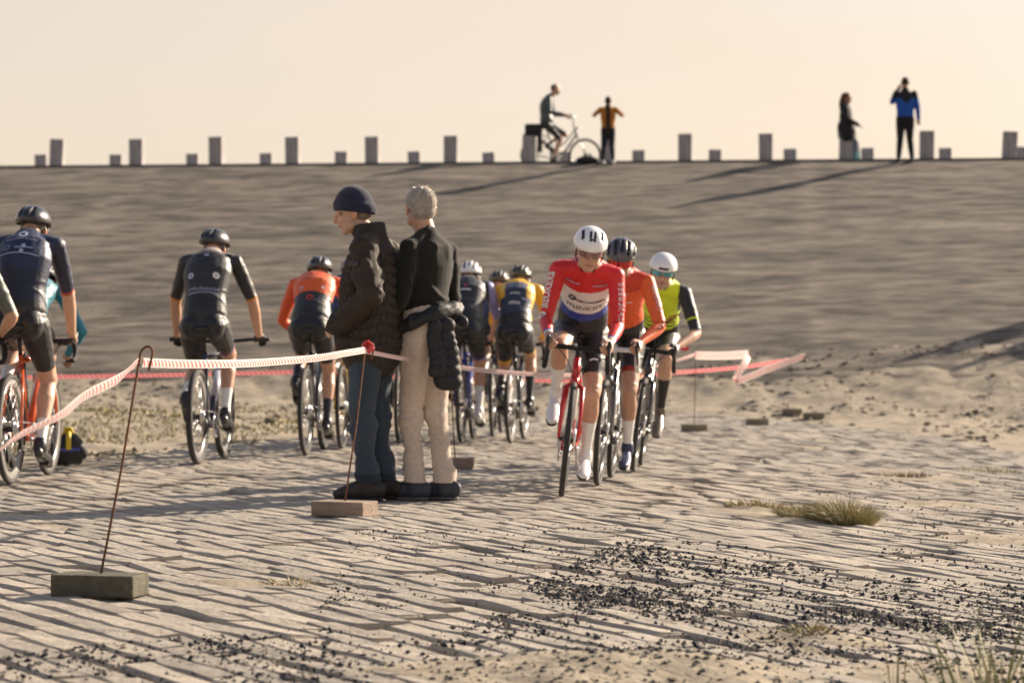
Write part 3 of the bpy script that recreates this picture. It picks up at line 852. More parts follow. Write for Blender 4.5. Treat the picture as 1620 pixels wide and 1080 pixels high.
# ------------------------------------------------------------------ bicycles (local: x forward, y left, z up, origin on the ground)
WR = 0.345
def make_bike(spec):
    S = dict(frame=(.02, .02, .022), fork=None, accent=None, bar='drop', tape=(.015, .015, .016), tyre=.0185, rim='deep', rimcol=None, city=False)
    S.update(spec)
    mw = S['matrix']
    root = empty('bicycle', S['label'], 'bicycle', S.get('group', 'bicycles in the race'), mw)
    fm = solid(S['frame'], .25, coat=.6); fk = solid(S['fork'] or S['frame'], .25, coat=.6)
    RA = np.array((-.50, 0, WR)); FA = np.array((.53, 0, WR)); BB = np.array((-.075, 0, .275))
    SC = np.array((-.235, 0, .79)); HT = np.array((.335, 0, .83 if S['bar'] == 'drop' else .82)); HB = np.array((.375, 0, .70))
    ca = R(S.get('crank', 20)); CR = np.array((math.cos(ca), 0, -math.sin(ca))) * .172
    if S['city']:
        HT = np.array((.30, 0, .93)); HB = np.array((.36, 0, .74)); SC = np.array((-.26, 0, .80))
    # frame
    mb = MB()
    if S['city']:
        mb.add(tube([HB + (HT - HB) * .25, np.array((.12, 0, .45)), BB + np.array((.02, 0, .03))], .022, 10))
        mb.add(tube([HB + (HT - HB) * .75, np.array((.10, 0, .60)), BB + (SC - BB) * .35], .016, 10))
    else:
        mb.add(tube([HT + (HB - HT) * .15, SC + np.array((.01, 0, -.03))], [.021, .017], 12))
        mb.add(loft([HB + (HT - HB) * .2, BB], [.026, .03], n=12, rnd=False))
    mb.add(tube([BB, SC + nrm(SC - BB) * .02], [.02, .017], 12))
    mb.add(tube([HB, HT], [.025, .022], 12))
    mb.add(tube([BB + (0, -.045, 0), BB + (0, .045, 0)], .026, 12))
    for s in (-1, 1):
        mb.add(tube([BB + (-.02, s * .03, 0), BB + (-.13, s * .045, .01), RA + (0, s * .066, 0)], [.014, .011, .009], 8))
        mb.add(tube([SC + (-.01, s * .015, -.05), RA + (.10, s * .05, .22), RA + (0, s * .066, 0)], [.010, .0085, .008], 8))
    frame = mb.build('frame', fm, root)
    if S['accent']:
        a, b = HB + (HT - HB) * .2, BB
        m2 = MB(); d = nrm(b - a)
        m2.add(loft([a + d * .10, a + d * .36], [.0295, .0305], n=12, rnd=False)); m2.build('decal_band', solid(S['accent'], .3, coat=.4), frame)
    # fork
    mb = MB(); mb.add(tube([HB + (0, 0, .01), HB + nrm(HB - HT) * .03], .026, 12))
    for s in (-1, 1):
        mb.add(tube([HB + (0, s * .012, -.02), HB + (.012, s * .052, -.05), FA + (-.035, s * .058, .16), FA + (0, s * .056, 0)], [.015, .0165, .0125, .009], 8))
    mb.build('fork', fk, root)
    # seat post and saddle
    mb = MB(); ax = nrm(SC - BB); top = SC + ax * ((.955 - SC[2]) / ax[2] - .03)
    mb.add(tube([SC, top], .0136, 10)); mb.add(box(top + (0, 0, .012), (.06, .035, .03))); mb.build('seat_post', M_BLACK if not S['city'] else M_CHROME, root)
    sx = top[0]
    P = [(sx + .15, 0, .966), (sx + .08, 0, .972), (sx, 0, .970), (sx - .06, 0, .972), (sx - .11, 0, .98), (sx - .125, 0, .98)]
    mb = MB(); mb.add(loft(P, [.018, .021, .036, .062, .072, .06], [.014, .016, .018, .02, .02, .015], side=(0, 1, 0), n=14))
    for s in (-1, 1): mb.add(tube([(sx + .1, s * .012, .955), (sx, s * .022, .93), (sx - .09, s * .03, .96)], .0035, 6))
    mb.build('saddle', M_BLACK, root)
    # stem and bars
    grips = {}
    ST = HT + nrm(HT - HB) * .05
    if S['bar'] == 'drop':
        BC = ST + np.array((.095, 0, .012)); zb = BC[2]
        mb = MB(); mb.add(tube([HT, ST + (0, 0, .012)], .0165, 10)); mb.add(tube([ST, BC], [.017, .019], 10)); mb.build('stem', M_BLACK, root)
        path = lambda s: [BC, BC + (0, s * .09, 0), BC + (.0, s * .145, .0), BC + (.03, s * 0.173, -.002), BC + (.075, s * 0.180, -.01), BC + (.105, s * 0.184, -.05), BC + (.085, s * 0.188, -.105), BC + (.03, s * 0.190, -.128), BC + (-.05, s * 0.192, -.128)]
        mb = MB()
        for s in (-1, 1): mb.add(tube(path(s), [.0155, .0155, .016, .0165, .0165, .0165, .0165, .0165, .0165], 10))
        hb = mb.build('handlebar', solid(S['tape'], .8, bump=.4, bscale=120), root)
        for s in (-1, 1):
            mb = MB(); h0 = BC + (.07, s * .180, .0)
            mb.add(loft([h0 + (-.03, 0, .004), h0 + (.02, s * .002, .018), h0 + (.06, s * .003, .03), h0 + (.078, s * .003, .052)], [.014, .0165, .0165, .012], [.016, .02, .02, .015], side=(0, 1, 0), n=10))
            hd = mb.build('brake_hood', M_BLACK, hb)
            mb = MB(); mb.add(loft([h0 + (.07, 0, .03), h0 + (.085, s * .004, -.02), h0 + (.06, s * .012, -.085)], [.007, .007, .005], [.010, .009, .006], side=(1, 0, 0), n=8)); mb.build('brake_lever', M_BLACK, hb)
            grips[s] = h0 + np.array((.018, 0, .032))
            grips[('drop', s)] = BC + (-.0, s * .192, -.12)
        # cables
        mb = MB()
        for s in (-1, 1): mb.add(tube([BC + (.03, s * .12, -.01), BC + (.06, s * .06, -.07), HB + (.03, s * .01, .02)], .003, 6))
        mb.build('cable', M_BLACK, root)
    else:
        rise = .03 if not S['city'] else .16
        BC = ST + np.array((.06 if not S['city'] else .0, 0, .015 if not S['city'] else rise))
        mb = MB(); mb.add(tube([HT, ST], .0165, 10)); mb.add(tube([ST, BC], [.018, .018], 10)); mb.build('stem', M_BLACK if not S['city'] else M_CHROME, root)
        mb = MB(); W = .37 if not S['city'] else .29
        for s in (-1, 1):
            pth = [BC, BC + (.0, s * .08, .004), BC + (-.01, s * W * .6, .018), BC + (-.035, s * W, .02)] if not S['city'] else [BC, BC + (.04, s * .08, .02), BC + (-.02, s * .22, .04), BC + (-.16, s * .29, .02)]
            mb.add(tube(pth, .0145, 10))
        hb = mb.build('handlebar', M_BLACK if not S['city'] else M_CHROME, root)
        for s in (-1, 1):
            mb = MB(); e = BC + (-.035, s * W, .02) if not S['city'] else BC + (-.16, s * .29, .02)
            d = nrm((-.10, s * 1, .01)) if not S['city'] else nrm((-1, s * .45, -.12))
            mb.add(tube([e - d * .11, e + d * .01], .0175, 10)); mb.build('grip', M_RUBBER, hb)
            mb = MB(); mb.add(box(e - d * .15, (.03, .03, .02))); mb.add(tube([e - d * .15 + (.02, 0, 0), e - d * .10 + (.05, 0, -.01), e - d * .02 + (.05, 0, -.015)], .006, 6)); mb.build('brake_lever', M_BLACK, hb)
            grips[s] = e - d * .05
    # wheels
    if 'wheel' not in PROTO:
        ty = torus((0, 0, 0), (0, 1, 0), WR - .0185, .0185, 56, 10); PROTO['wheel'] = 1
    for A, rear in ((RA, True), (FA, False)):
        mb = MB(); r = S['tyre']; mb.add(torus((0, 0, 0), (0, 1, 0), WR - r, r, 56, 10))
        w = mb.build('wheel', M_RUBBER, root); w.location = A; w.rotation_euler = (0, random.random() * 6, 0)
        mb = MB()
        ro = WR - 2 * r + .004; ri = ro - (.045 if S['rim'] == 'deep' else .02)
        prof = [(ro, .0125), (ro - .012, .0135), (ri + .006, .009), (ri, .002), (ri, -.002), (ri + .006, -.009), (ro - .012, -.0135), (ro, -.0125)]
        n = 56; V = []; F = []
        for i in range(n):
            a = 2 * math.pi * i / n
            for (rr, yy) in prof: V.append((rr * math.cos(a), yy, rr * math.sin(a)))
        m_ = len(prof)
        for i in range(n):
            for k in range(m_):
                F.append([i * m_ + k, i * m_ + (k + 1) % m_, ((i + 1) % n) * m_ + (k + 1) % m_, ((i + 1) % n) * m_ + k])
        mb.add((V, F)); mb.build('rim', solid(S['rimcol'] or (.02, .02, .022), .22, coat=.5) if not S['city'] else solid((.12, .12, .13), .35), w)
        mb = MB()
        for i in range(24):
            a = 2 * math.pi * i / 24; s = 1 if i % 2 else -1; a2 = a + .35 * (1 if i % 4 < 2 else -1)
            mb.add(tube([(.022 * math.cos(a2), s * .026, .022 * math.sin(a2)), (ri * math.cos(a), 0, ri * math.sin(a))], .0013, 5))
        mb.build('spokes', M_ALLOY, w)
        mb = MB(); mb.add(tube([(0, -.055, 0), (0, .055, 0)], .012, 10)); mb.add(tube([(0, -.03, 0), (0, .03, 0)], .02, 12)); mb.build('hub', M_BLACK, w)
        if not S['city']:
            mb = MB(); mb.add(torus((0, .04, 0), (0, 1, 0), .07, .008, 30, 4, 1.4))
            for i in range(5):
                a = 2 * math.pi * i / 5; mb.add(tube([(.015 * math.cos(a), .04, .015 * math.sin(a)), (.066 * math.cos(a), .04, .066 * math.sin(a))], .004, 5))
            mb.build('brake_disc', M_CHROME, w)
        if rear:
            mb = MB()
            for i, rr in enumerate((.055, .046, .038, .03)): mb.add(torus((0, -.03 - .007 * i, 0), (0, 1, 0), rr, .004, 24, 4, 1.6))
            mb.build('cassette', M_CHROME, w)
    # drivetrain on the right side (y < 0)
    mb = MB(); mb.add(torus(BB + (0, -.05, 0), (0, 1, 0), .088, .006, 36, 6, 1.6))
    for i in range(4):
        a = ca + i * math.pi / 2; mb.add(tube([BB + (0, -.05, 0), BB + (.084 * math.cos(a), -.05, -.084 * math.sin(a))], .006, 5))
    for s, sg in ((-1, 1), (1, -1)):
        e = BB + CR * sg + (0, s * .075, 0); mb.add(loft([BB + (0, s * .055, 0), e], [.014, .011], [.009, .008], side=(0, 0, 1), n=8))
    ck = mb.build('crankset', M_ALLOY if not S['city'] else M_CHROME, root)
    for s, sg in ((-1, 1), (1, -1)):
        e = BB + CR * sg + (0, s * .075, 0)
        mb = MB(); mb.add(tube([e, e + (0, s * .06, 0)], .008, 6)); mb.add(bbox_(e + (0, s * .045, 0), (.07, .06, .018), None, .004)); mb.build('pedal', M_BLACK, root)
    mb = MB(); P = []
    for i in range(13): a = R(-90 + 180 * i / 12); P.append(BB + (.09 * math.cos(a), -.05, .09 * math.sin(a)))
    for i in range(9): a = R(90 + 180 * i / 8); P.append(RA + (.045 * math.cos(a), -.045, .045 * math.sin(a)))
    P.append(RA + (.03, -.045, -.10)); P.append(P[0])
    mb.add(tube(P, .0045, 5)); mb.build('chain', M_ALLOY, root)
    mb = MB()
    for z, x in ((-.055, .0), (-.12, .03)): mb.add(torus(RA + (x, -.045, z), (0, 1, 0), .02, .006, 14, 5))
    mb.add(tube([RA + (0, -.055, -.01), RA + (0, -.06, -.055), RA + (.03, -.055, -.12)], .009, 8)); mb.build('rear_derailleur', M_BLACK, root)
    if S.get('bottle'):
        d = nrm(HB - BB); c0 = BB + d * .2 + np.array((-.035, 0, .05)); mb = MB()
        mb.add(loft([c0, c0 + d * .13, c0 + d * .15, c0 + d * .18], [.034, .034, .024, .02], n=12)); mb.build('bottle', solid(S['bottle'], .4), root)
    if S['city']:
        for A in (RA, FA):
            V = []; F = []; n = 20
            for i in range(n + 1):
                a = R((-10 if A is RA else 30) + (190 if A is RA else 150) * i / n)
                for s in (-1, 1): V.append(A + np.array((-.37 * math.cos(a) if A is RA else .37 * math.cos(a), s * .028, .37 * math.sin(a))))
            for i in range(n): F.append([2 * i, 2 * i + 1, 2 * i + 3, 2 * i + 2])
            link_mesh('mudguard', V, F, M_BLACK, root)
        mb = MB()
        for s in (-1, 1):
            mb.add(tube([(-.78, s * .07, .76), (-.30, s * .07, .77)], .006, 6)); mb.add(tube([(-.62, s * .07, .76), RA + (0, s * .07, 0)], .006, 6))
        for x in (-.78, -.62, -.46, -.32): mb.add(tube([(x, -.07, .765), (x, .07, .765)], .005, 6))
        mb.build('luggage_rack', M_BLACK, root)
        for s in (-1, 1):
            mb = MB(); mb.add(bbox_((-.58, s * .15, .60), (.38, .13, .34), None, .03)); pn = mb.build('pannier_bag', solid((.02, .02, .024), .8), root)
            mb = MB(); mb.add(bbox_((-.58, s * .152, .775), (.37, .15, .03), None, .012)); mb.build('flap', solid((.026, .026, .03), .8), pn)
        mb = MB(); mb.add(bbox_((-.56, 0, .90), (.36, .26, .22), None, .04)); mb.build('top_bag', solid((.02, .018, .018), .85), root)
        mb = MB(); mb.add(ellip(HT + np.array((.07, 0, -.02)), np.eye(3), (.045, .035, .035), 12, 8)); mb.build('headlamp', M_CHROME, root)
    S['grips'] = grips; S['BB'] = BB; S['CR'] = CR; S['saddle_x'] = sx
    return root, S
PROTO = {}

def bike_matrix(rear_px, rear_py, yaw, lean=0.0, which='rear', scale=1.0):
    """place by the pixel where one tyre meets the ground; yaw 0 heads along +Y (away)"""
    p = on_ground(rear_px, rear_py)
    a = R(90 - yaw)
    f = Vector((math.cos(a), math.sin(a), 0))
    off = -.50 if which == 'rear' else .53
    c = Vector((p.x, p.y, 0)) - f * off * scale
    zr = float(ride_z(c.x - f.x * .5, c.y - f.y * .5)); zf = float(ride_z(c.x + f.x * .53, c.y + f.y * .53))
    pitch = math.atan2(zf - zr, 1.03)
    c.z = zr + (zf - zr) * .5 / 1.03
    return Matrix.Translation(c) @ Matrix.Rotation(a, 4, 'Z') @ Matrix.Rotation(-pitch, 4, 'Y') @ Matrix.Rotation(R(lean), 4, 'X') @ Matrix.Scale(scale, 4)
def ride_z(x, y):
    return max(float(ground_z(x, y)), float(terrain(x, y)) + (.008 if float(in_paving(x, y)) > .1 else -1))

# ------------------------------------------------------------------ riders, in the bike's own frame
def make_rider(S, K):
    """S: bike spec with grips; K: rider spec"""
    D = dict(k=1.0, torso=42, L=.545, look=(1, 0, -.05), hands='hood', voxel=.0075, skin=SKIN, shorts=(.012, .012, .014), short_end=.72, sleeve=1.0,
             sock=(.75, .75, .74), sock_top=.55, shoe=(.02, .02, .022), gloves=None, head_off=0.0, elbow_out=.45, lift=0.0, hair=(.05, .035, .025), fat=1.06, away=False)
    D.update(K); k = D['k']
    root = empty('person', D['label'], 'person', D.get('group', 'cyclists in the race'), S['matrix'])
    fig = Fig()
    A = R(D['torso'])
    hip = np.array((S['saddle_x'] + .015, 0, 1.03 + D['lift']))
    ax = np.array((math.cos(A), 0, math.sin(A))); bk = np.array((-math.sin(A), 0, math.cos(A)))
    L = D['L'] * k
    neck = hip + ax * L
    lat = np.array((0, 1.0, 0))
    sp = [hip - ax * .03, hip + ax * .05, hip + ax * .2 + bk * .035, hip + ax * .36 * k + bk * .055, hip + ax * .46 * k + bk * .042, hip + ax * L * .97 + bk * .01]
    wd = np.array([.110, .150, .138, .165, .150, .085]) * k; dp = np.array([.095, .122, .104, .118, .098, .072]) * k
    wd = wd * D['fat']; dp = dp * D['fat']
    fig.limb('torso', sp, wd, dp, side=lat, n=22)
    head_f = nrm(D['look']); fr = frame_from(head_f, (0, 0, 1))
    hc = neck + np.array((.115 + D['head_off'] + (.035 if D['away'] else 0), 0, (.045 if D['away'] else .082) if D['torso'] < 70 else .15)) * k
    fig.limb('neck', [neck - ax * .05, neck + (hc - neck) * .35 + np.array((.01, 0, 0)), hc - fr[2] * .06 - fr[0] * .02], np.array([.066, .056, .054]) * k)
    add_head(fig, hc, fr, k)
    J = {}
    for s in (-1, 1):
        sh = neck - ax * .055 * k + lat * s * .178 * k - bk * .005
        fig.limb('torso', [neck - ax * .03, sh + lat * -s * .03 + bk * .012], np.array([.06, .058]) * k)
        fig.blob('uarm%d' % s, sh, np.eye(3), np.array((.060, .056, .058)) * k, 0.0)
        g = np.asarray(S['grips'][('drop', s)] if D['hands'] == 'drop' else S['grips'][s], float)
        if D['hands'] == 'hood': wr = g + np.array((-.085, s * .006, .022))
        elif D['hands'] == 'drop': wr = g + np.array((-.07, s * .0, .03))
        else: wr = g + np.array((-.075, -s * .01, .035))
        l1, l2 = .318 * k, .278 * k
        el = ik(sh, wr, l1, l2, np.array((-.25, s * D['elbow_out'] * 1.6, -.8)))
        fig.limb('uarm%d' % s, [sh, sh + (el - sh) * .45, el], np.array([.052, .050, .040]) * k * D['fat'])
        fig.limb('farm%d' % s, [el, el + (wr - el) * .3, el + (wr - el) * .75, wr], np.array([.040, .042, .031, .026]) * k)
        if D['hands'] == 'flat': add_hand(fig, 'hand%d' % s, wr, g + np.array((.02, 0, .0)), (0, -s, 0), (0, 0, 1), k)
        else: add_hand(fig, 'hand%d' % s, wr, g + np.array((.0, 0, -.008)), (0, -s * .55, .85), (0, s, .3), k)
        # leg
        sg = 1 if s == -1 else -1
        ped = S['BB'] + S['CR'] * sg + np.array((0, s * .115, 0))
        ang = D.get('heel', 12); fa = R(-ang) if sg * S['CR'][2] < 0 else R(-ang - 14)
        fd = np.array((math.cos(fa), 0, math.sin(fa)))          # toe direction
        ball = ped + np.array((0, 0, .032)); heel = ball - fd * .155 * k
        ank = heel + fd * .035 * k + np.array((-.0, 0, .085)) * k
        h0 = hip + lat * s * .088 * k + np.array((.0, 0, -.035))
        kn = ik(h0, ank, .445 * k, .425 * k, np.array((1, s * .03, .25)))
        th = nrm(kn - h0)
        fig.limb('thigh%d' % s, [h0, h0 + (kn - h0) * .3, h0 + (kn - h0) * .7, kn], np.array([.094, .086, .066, .053]) * k)
        fig.blob('thigh%d' % s, h0 + np.array((-.045, -s * .010, .0)), np.eye(3), np.array((.090, .082, .094)) * k, 0.0)
        cb = nrm(np.cross(nrm(ank - kn), lat)); cb = cb if cb[0] < 0 else -cb
        sk = ank - kn
        fig.limb('shank%d' % s, [kn, kn + sk * .12 + cb * .004, kn + sk * .32 + cb * .016, kn + sk * .6 + cb * .008, kn + sk * .85, ank], np.array([.052, .050, .056, .043, .033, .034]) * k)
        fig.blob('shank%d' % s, kn + cb * -.012, np.eye(3), np.array((.050, .047, .052)) * k, 0.0)
        J[s] = (sh, el, wr, h0, kn, ank)
        # shoe
        mb = MB()
        up = np.array((-fd[2], 0, fd[0]))
        pts = [heel - fd * .03 + up * .012, heel + fd * .01 + up * .018, heel + fd * .08 + up * .012, ball + up * .004, ball + fd * .06 - up * .004, ball + fd * .10 - up * .008]
        mb.add(loft(pts, np.array([.026, .032, .034, .044, .040, .026]) * k, np.array([.034, .042, .040, .030, .024, .016]) * k, side=lat, n=16))
        mb.add(loft([ank - nrm(sk) * .0 + up * -.005, ank - up * .045], np.array([.041, .044]) * k, np.array([.045, .052]) * k, side=lat, n=14))
        sh_o = mb.build('shoe', solid(D['shoe'], .35, coat=.2), root)
        mb = MB(); mb.add(loft([p - up * .024 * k for p in pts[1:]], np.array([.03, .032, .042, .039, .026]) * k, np.array([.009] * 5) * k, side=lat, n=12)); mb.build('sole', M_BLACK, sh_o)
    V, F, nm, T = fig.skin(D['voxel'], 8)
    N_ = vnormals(V, F)
    cl = np.isin(nm, ['torso', 'uarm-1', 'uarm1', 'thigh1', 'thigh-1'])
    V = V + N_ * (creases(V, 6.0, (1, 1, 1.5), 4) * .006 * cl)[:, None]
    # colours
    C = np.zeros((len(V), 3)); C[:] = D['skin']
    q = V - hip; t_ax = (q @ ax) / L; t_bk = q @ bk; t_lat = q[:, 1]
    tor = np.isin(nm, ['torso'])
    C[:] = D['skin']
    C[tor] = D['jersey'](t_ax[tor], t_bk[tor], t_lat[tor])
    low = tor & (t_ax < D.get('hem', .16)); C[low] = D['shorts']
    for s in (-1, 1):
        u = nm == 'uarm%d' % s; f_ = nm == 'farm%d' % s
        tt = np.where(u, T, 1 + T)
        arm = u | f_
        on = arm & (tt < D['sleeve'])
        C[on] = D['sleeve_col'](tt[on], V[on] - J[s][0], s) if on.any() else C[on]
        if D.get('cuff'):
            cu = arm & (tt < D['sleeve']) & (tt > D['sleeve'] - D.get('cuff_w', .06)); C[cu] = D['cuff']
        th = nm == 'thigh%d' % s
        C[th & (T < D['short_end'])] = D['shorts']
        # seat of the shorts
        if D.get('leg_band'):
            C[th & (T < D['short_end']) & (T > D['short_end'] - .075)] = D['leg_band']
        sk = nm == 'shank%d' % s
        C[sk & (T > D['sock_top'])] = D['sock']
        if D['gloves'] is not None: C[nm == 'hand%d' % s] = D['gloves']
    face_paint(C, nm, V, hc, fr, k, np.asarray(D['skin']), hair=None, stubble=D.get('stubble', 0))
    f, l, u_ = fr; hq = V - hc
    hd = np.isin(nm, ['head']) & (hq @ f < -.01 * k) & (hq @ u_ > -.065 * k); C[hd] = D['hair']
    nk = (nm == 'neck') & (T < .35); C[nk] = D['jersey'](np.full(nk.sum(), .95), np.zeros(nk.sum()), np.zeros(nk.sum())) if nk.any() else C[nk]
    body = link_mesh('body', V, F, M_BODY, root, True, None, C)
    bv = bvh_of(V, F)
    if D.get('helmet'): helmet(root, hc, fr, k, D['helmet'][0], D['helmet'][1])
    if D.get('glasses'): glasses(root, hc, fr, k, *D['glasses'])
    def back(tt, lt): return hip + ax * L * tt + bk * .1 + lat * lt
    env = dict(bvh=bv, root=body, ax=ax, bk=bk, lat=lat, hip=hip, L=L, J=J, neck=neck)
    if D.get('marks'): D['marks'](env)
    return root

def back_mark(E, vf, t, lt, m, name='print'):
    # seen from behind: right on the jersey is -lat
    project(name, vf, E['bvh'], E['hip'] + E['ax'] * E['L'] * t + E['lat'] * lt + E['bk'] * .12, -E['lat'], E['ax'], m, E['root'])
def chest_mark(E, vf, t, lt, m, name='print'):
    project(name, vf, E['bvh'], E['hip'] + E['ax'] * E['L'] * t + E['lat'] * lt - E['bk'] * .12, E['lat'], E['ax'], m, E['root'], out_=.03)
def sleeve_mark(E, vf, s, t, m, nrm_dir, flip=False, name='print'):
    sh, el = E['J'][s][0], E['J'][s][1]
    d = nrm(el - sh); n = np.asarray(nrm_dir, float); n = nrm(n - d * (n @ d))
    x = -d if flip else d; y = np.cross(n, x)
    project(name, vf, E['bvh'], sh + (el - sh) * t + n * .04, x, y, m, E['root'])

BLACKK = np.array((.012, .012, .014))
def plain(c):
    c = np.asarray(c, float)
    return lambda t, b, l: np.tile(c, (len(t), 1))
def plain_sl(c):
    c = np.asarray(c, float)
    return lambda t, p, s: np.tile(c, (len(t), 1))

# ------------------------------------------------------------------ the race
W_ = M_WHITE
INK = solid((.02, .02, .03), .6); NAVY = solid((.03, .04, .16), .6); PALE = solid((.42, .44, .60), .6); REDP = solid((.55, .05, .03), .6)
def ride(bike, rider):
    _, S = make_bike(bike)
    return make_rider(S, rider)

# -- coming towards the camera
def j_red(t, b, l):
    C = np.tile((.62, .012, .015), (len(t), 1)); tt = t - 1.6 * l ** 2
    fr = b < .02
    C[(tt < .68) & fr] = (.74, .72, .72); C[(tt < .36) & fr] = (.03, .05, .30); C[(tt < .27) & fr] = BLACKK
    C[(t < .55) & ~fr] = (.72, .72, .72); C[(t < .36) & ~fr] = (.03, .05, .30)
    return C
def s_red(t, p, s):
    C = np.tile((.62, .012, .015), (len(t), 1)); C[t > 1.80] = (.03, .05, .30); C[t > 1.88] = (.78, .78, .78)
    return C
def m_red(E):
    for s, txt in ((-1, 'BEUKERS'),):
        sleeve_mark(E, text_vf(txt, .058), s, .46, W_, (.8, s * .55, .35), flip=True, name='lettering')
        sleeve_mark(E, disc_vf(.026, 16, .45), s, .97, W_, (.8, s * .55, .3), name='emblem')
    sleeve_mark(E, glyphs_vf(9, .27, .034, 5), 1, .58, W_, (.8, .45, .3), name='lettering')
    chest_mark(E, bar_vf(.085, .013, 0, 8, rag=.5), .80, -.085, PALE)
    chest_mark(E, bar_vf(.085, .010, 0, 8, slant=-.15, rag=.5), .78, .085, PALE)
    chest_mark(E, bar_vf(.20, .012, -.012, 14, x0=.02, slant=-.05, rag=.5, seed=4), .56, .0, INK, 'lettering')
    chest_mark(E, disc_vf(.024, 14, .55), .575, -.075, INK, 'emblem')
    chest_mark(E, glyphs_vf(11, .22, .026, 8, -.012), .46, .0, INK, 'lettering')
    h0, kn = E['J'][1][3], E['J'][1][4]
    d = nrm(kn - h0); project('print', bar_vf(.05, .012, .004, 6, slant=.2), E['bvh'], h0 + (kn - h0) * .55 + np.array((.1, 0, .05)), (0, 1, 0), (-.3, 0, 1), W_, E['root'])
ride(dict(label='red and black race bicycle ridden by the person in red, white and blue jersey', frame=(.55, .012, .015), fork=(.50, .012, .015), accent=(.75, .75, .75),
          matrix=bike_matrix(888, 788, 182, -6.5, 'front'), crank=-78, rimcol=(.02, .02, .022)),
     dict(label='cyclist in red jersey with white chest band and white helmet, foremost of the oncoming three', torso=42, look=(1, .10, -.22), voxel=.006, jersey=j_red, sleeve=1.93, sleeve_col=s_red,
          helmet=('aero', (.80, .80, .80)), glasses=((.22, .11, .11), (.8, .8, .8), .042, False), sock_top=.46, shoe=(.80, .80, .80), marks=m_red, elbow_out=.12, hem=.10, hair=(.10, .07, .04)))

def j_or(t, b, l):
    C = np.tile((.72, .10, .012), (len(t), 1)); C[t > .78] = (.55, .04, .012); C[t < .22] = BLACKK; return C
def m_or(E):
    chest_mark(E, bar_vf(.16, .010, 0, 8, rag=.3), .62, 0, W_); chest_mark(E, bar_vf(.11, .008, 0, 8, rag=.4), .76, 0, PALE)
    sleeve_mark(E, glyphs_vf(6, .2, .03, 15), 1, .45, PALE, (.7, .6, .3), name='lettering'); 
    for q in range(5):
        sh, el, wr = E['J'][1][0], E['J'][1][1], E['J'][1][2]
        project('stripe', bar_vf(.07, .010, .0, 5, slant=.35), E['bvh'], el + (wr - el) * (-.5 + .17 * q) + np.array((.05, .03, .02)), (0, 1, .1), nrm(sh - wr), solid((.20, .03, .012), .6), E['root'])
ride(dict(label='black race bicycle with white handlebar tape ridden by the oncoming person in orange', frame=(.02, .02, .022), fork=(.10, .10, .11), tape=(.7, .7, .68),
          matrix=bike_matrix(945, 770, 187, -5, 'front'), crank=-72),
     dict(label='oncoming cyclist in orange long-sleeved jersey and dark helmet behind the red rider', torso=41, look=(1, .12, -.25), voxel=.0065, jersey=j_or, sleeve=1.95, sleeve_col=plain_sl((.70, .11, .015)),
          helmet=('vented', (.07, .07, .08)), glasses=((.5, .02, .02), (.75, .75, .05), .05, True), sock_top=.52, shoe=(.02, .025, .09), marks=m_or, skin=SKIN2, leg_band=(.25, .02, .01)))

def j_ne(t, b, l):
    C = np.tile((.62, .78, .015), (len(t), 1)); tt = t + .012 * np.sin(l * 70)
    for q in (.31, .365, .42): C[np.abs(tt - q) < .011] = (.02, .03, .015)
    C[(np.abs(l) < .035) & (t < .56) & (t > .5) & (b < 0)] = (.06, .08, .02)
    C[t < .26] = BLACKK; C[(np.abs(l) > .135) & (t > .5)] = BLACKK
    return C
def s_ne(t, p, s):
    C = np.tile(BLACKK, (len(t), 1)); C[np.abs(t - .66) < .02] = (.62, .78, .015); return C
def m_ne(E): sleeve_mark(E, bar_vf(.06, .012, 0, 6, rag=.5), 1, .9, PALE, (.8, .5, .2))
ride(dict(label='black race bicycle ridden by the oncoming person in neon yellow', frame=(.018, .02, .024), matrix=bike_matrix(1001, 748, 186, -8, 'front'), crank=172),
     dict(label='oncoming cyclist in neon yellow and black jersey with white helmet and blue mirrored glasses', torso=40, look=(1, .10, -.08), voxel=.007, jersey=j_ne, sleeve=.95, sleeve_col=s_ne,
          helmet=('smooth', (.80, .80, .80)), glasses=((.07, .26, .32), (.05, .05, .06), .040, True), sock=BLACKK, sock_top=.42, shoe=(.16, .13, .10), gloves=BLACKK * 1.5, marks=m_ne, skin=SKIN3, stubble=.25, elbow_out=.5))

# -- riding away
def j_blue(t, b, l):
    C = np.tile((.010, .018, .060), (len(t), 1)); C[t < .5] = (.008, .012, .035); return C
def m_blue(E):
    back_mark(E, disc_vf(.03, 14, .5), .93, .0, PALE, 'emblem'); back_mark(E, glyphs_vf(14, .20, .012, 3, .01), .84, .0, PALE, 'lettering')
    back_mark(E, disc_vf(.024, 14, .6), .74, .09, solid((.16, .18, .3), .6), 'emblem'); back_mark(E, disc_vf(.014, 10, 0), .76, -.02, PALE); back_mark(E, bar_vf(.11, .007, .004, 8), .73, -.02, PALE)
    back_mark(E, disc_vf(.014, 10, 0), .69, -.01, PALE); back_mark(E, bar_vf(.28, .006, .012, 12), .64, .02, PALE)
ride(dict(label='orange race bicycle with pale deep rims at far left', frame=(.62, .10, .02), rimcol=(.30, .29, .27), tyre=.018, matrix=bike_matrix(17, 768, 2.5, 0, 'rear'), crank=86),
     dict(label='tall cyclist in dark blue short-sleeved jersey and black helmet, riding away at far left', k=1.06, torso=66, look=(1, -.1, -.05), away=True, jersey=j_blue, sleeve=.93, sleeve_col=plain_sl((.010, .016, .045)), cuff=(.5, .05, .04), cuff_w=.05,
          helmet=('aero', (.015, .015, .017)), sock_top=.66, marks=m_blue, shoe=(.02, .02, .022), voxel=.007, skin=SKIN3))
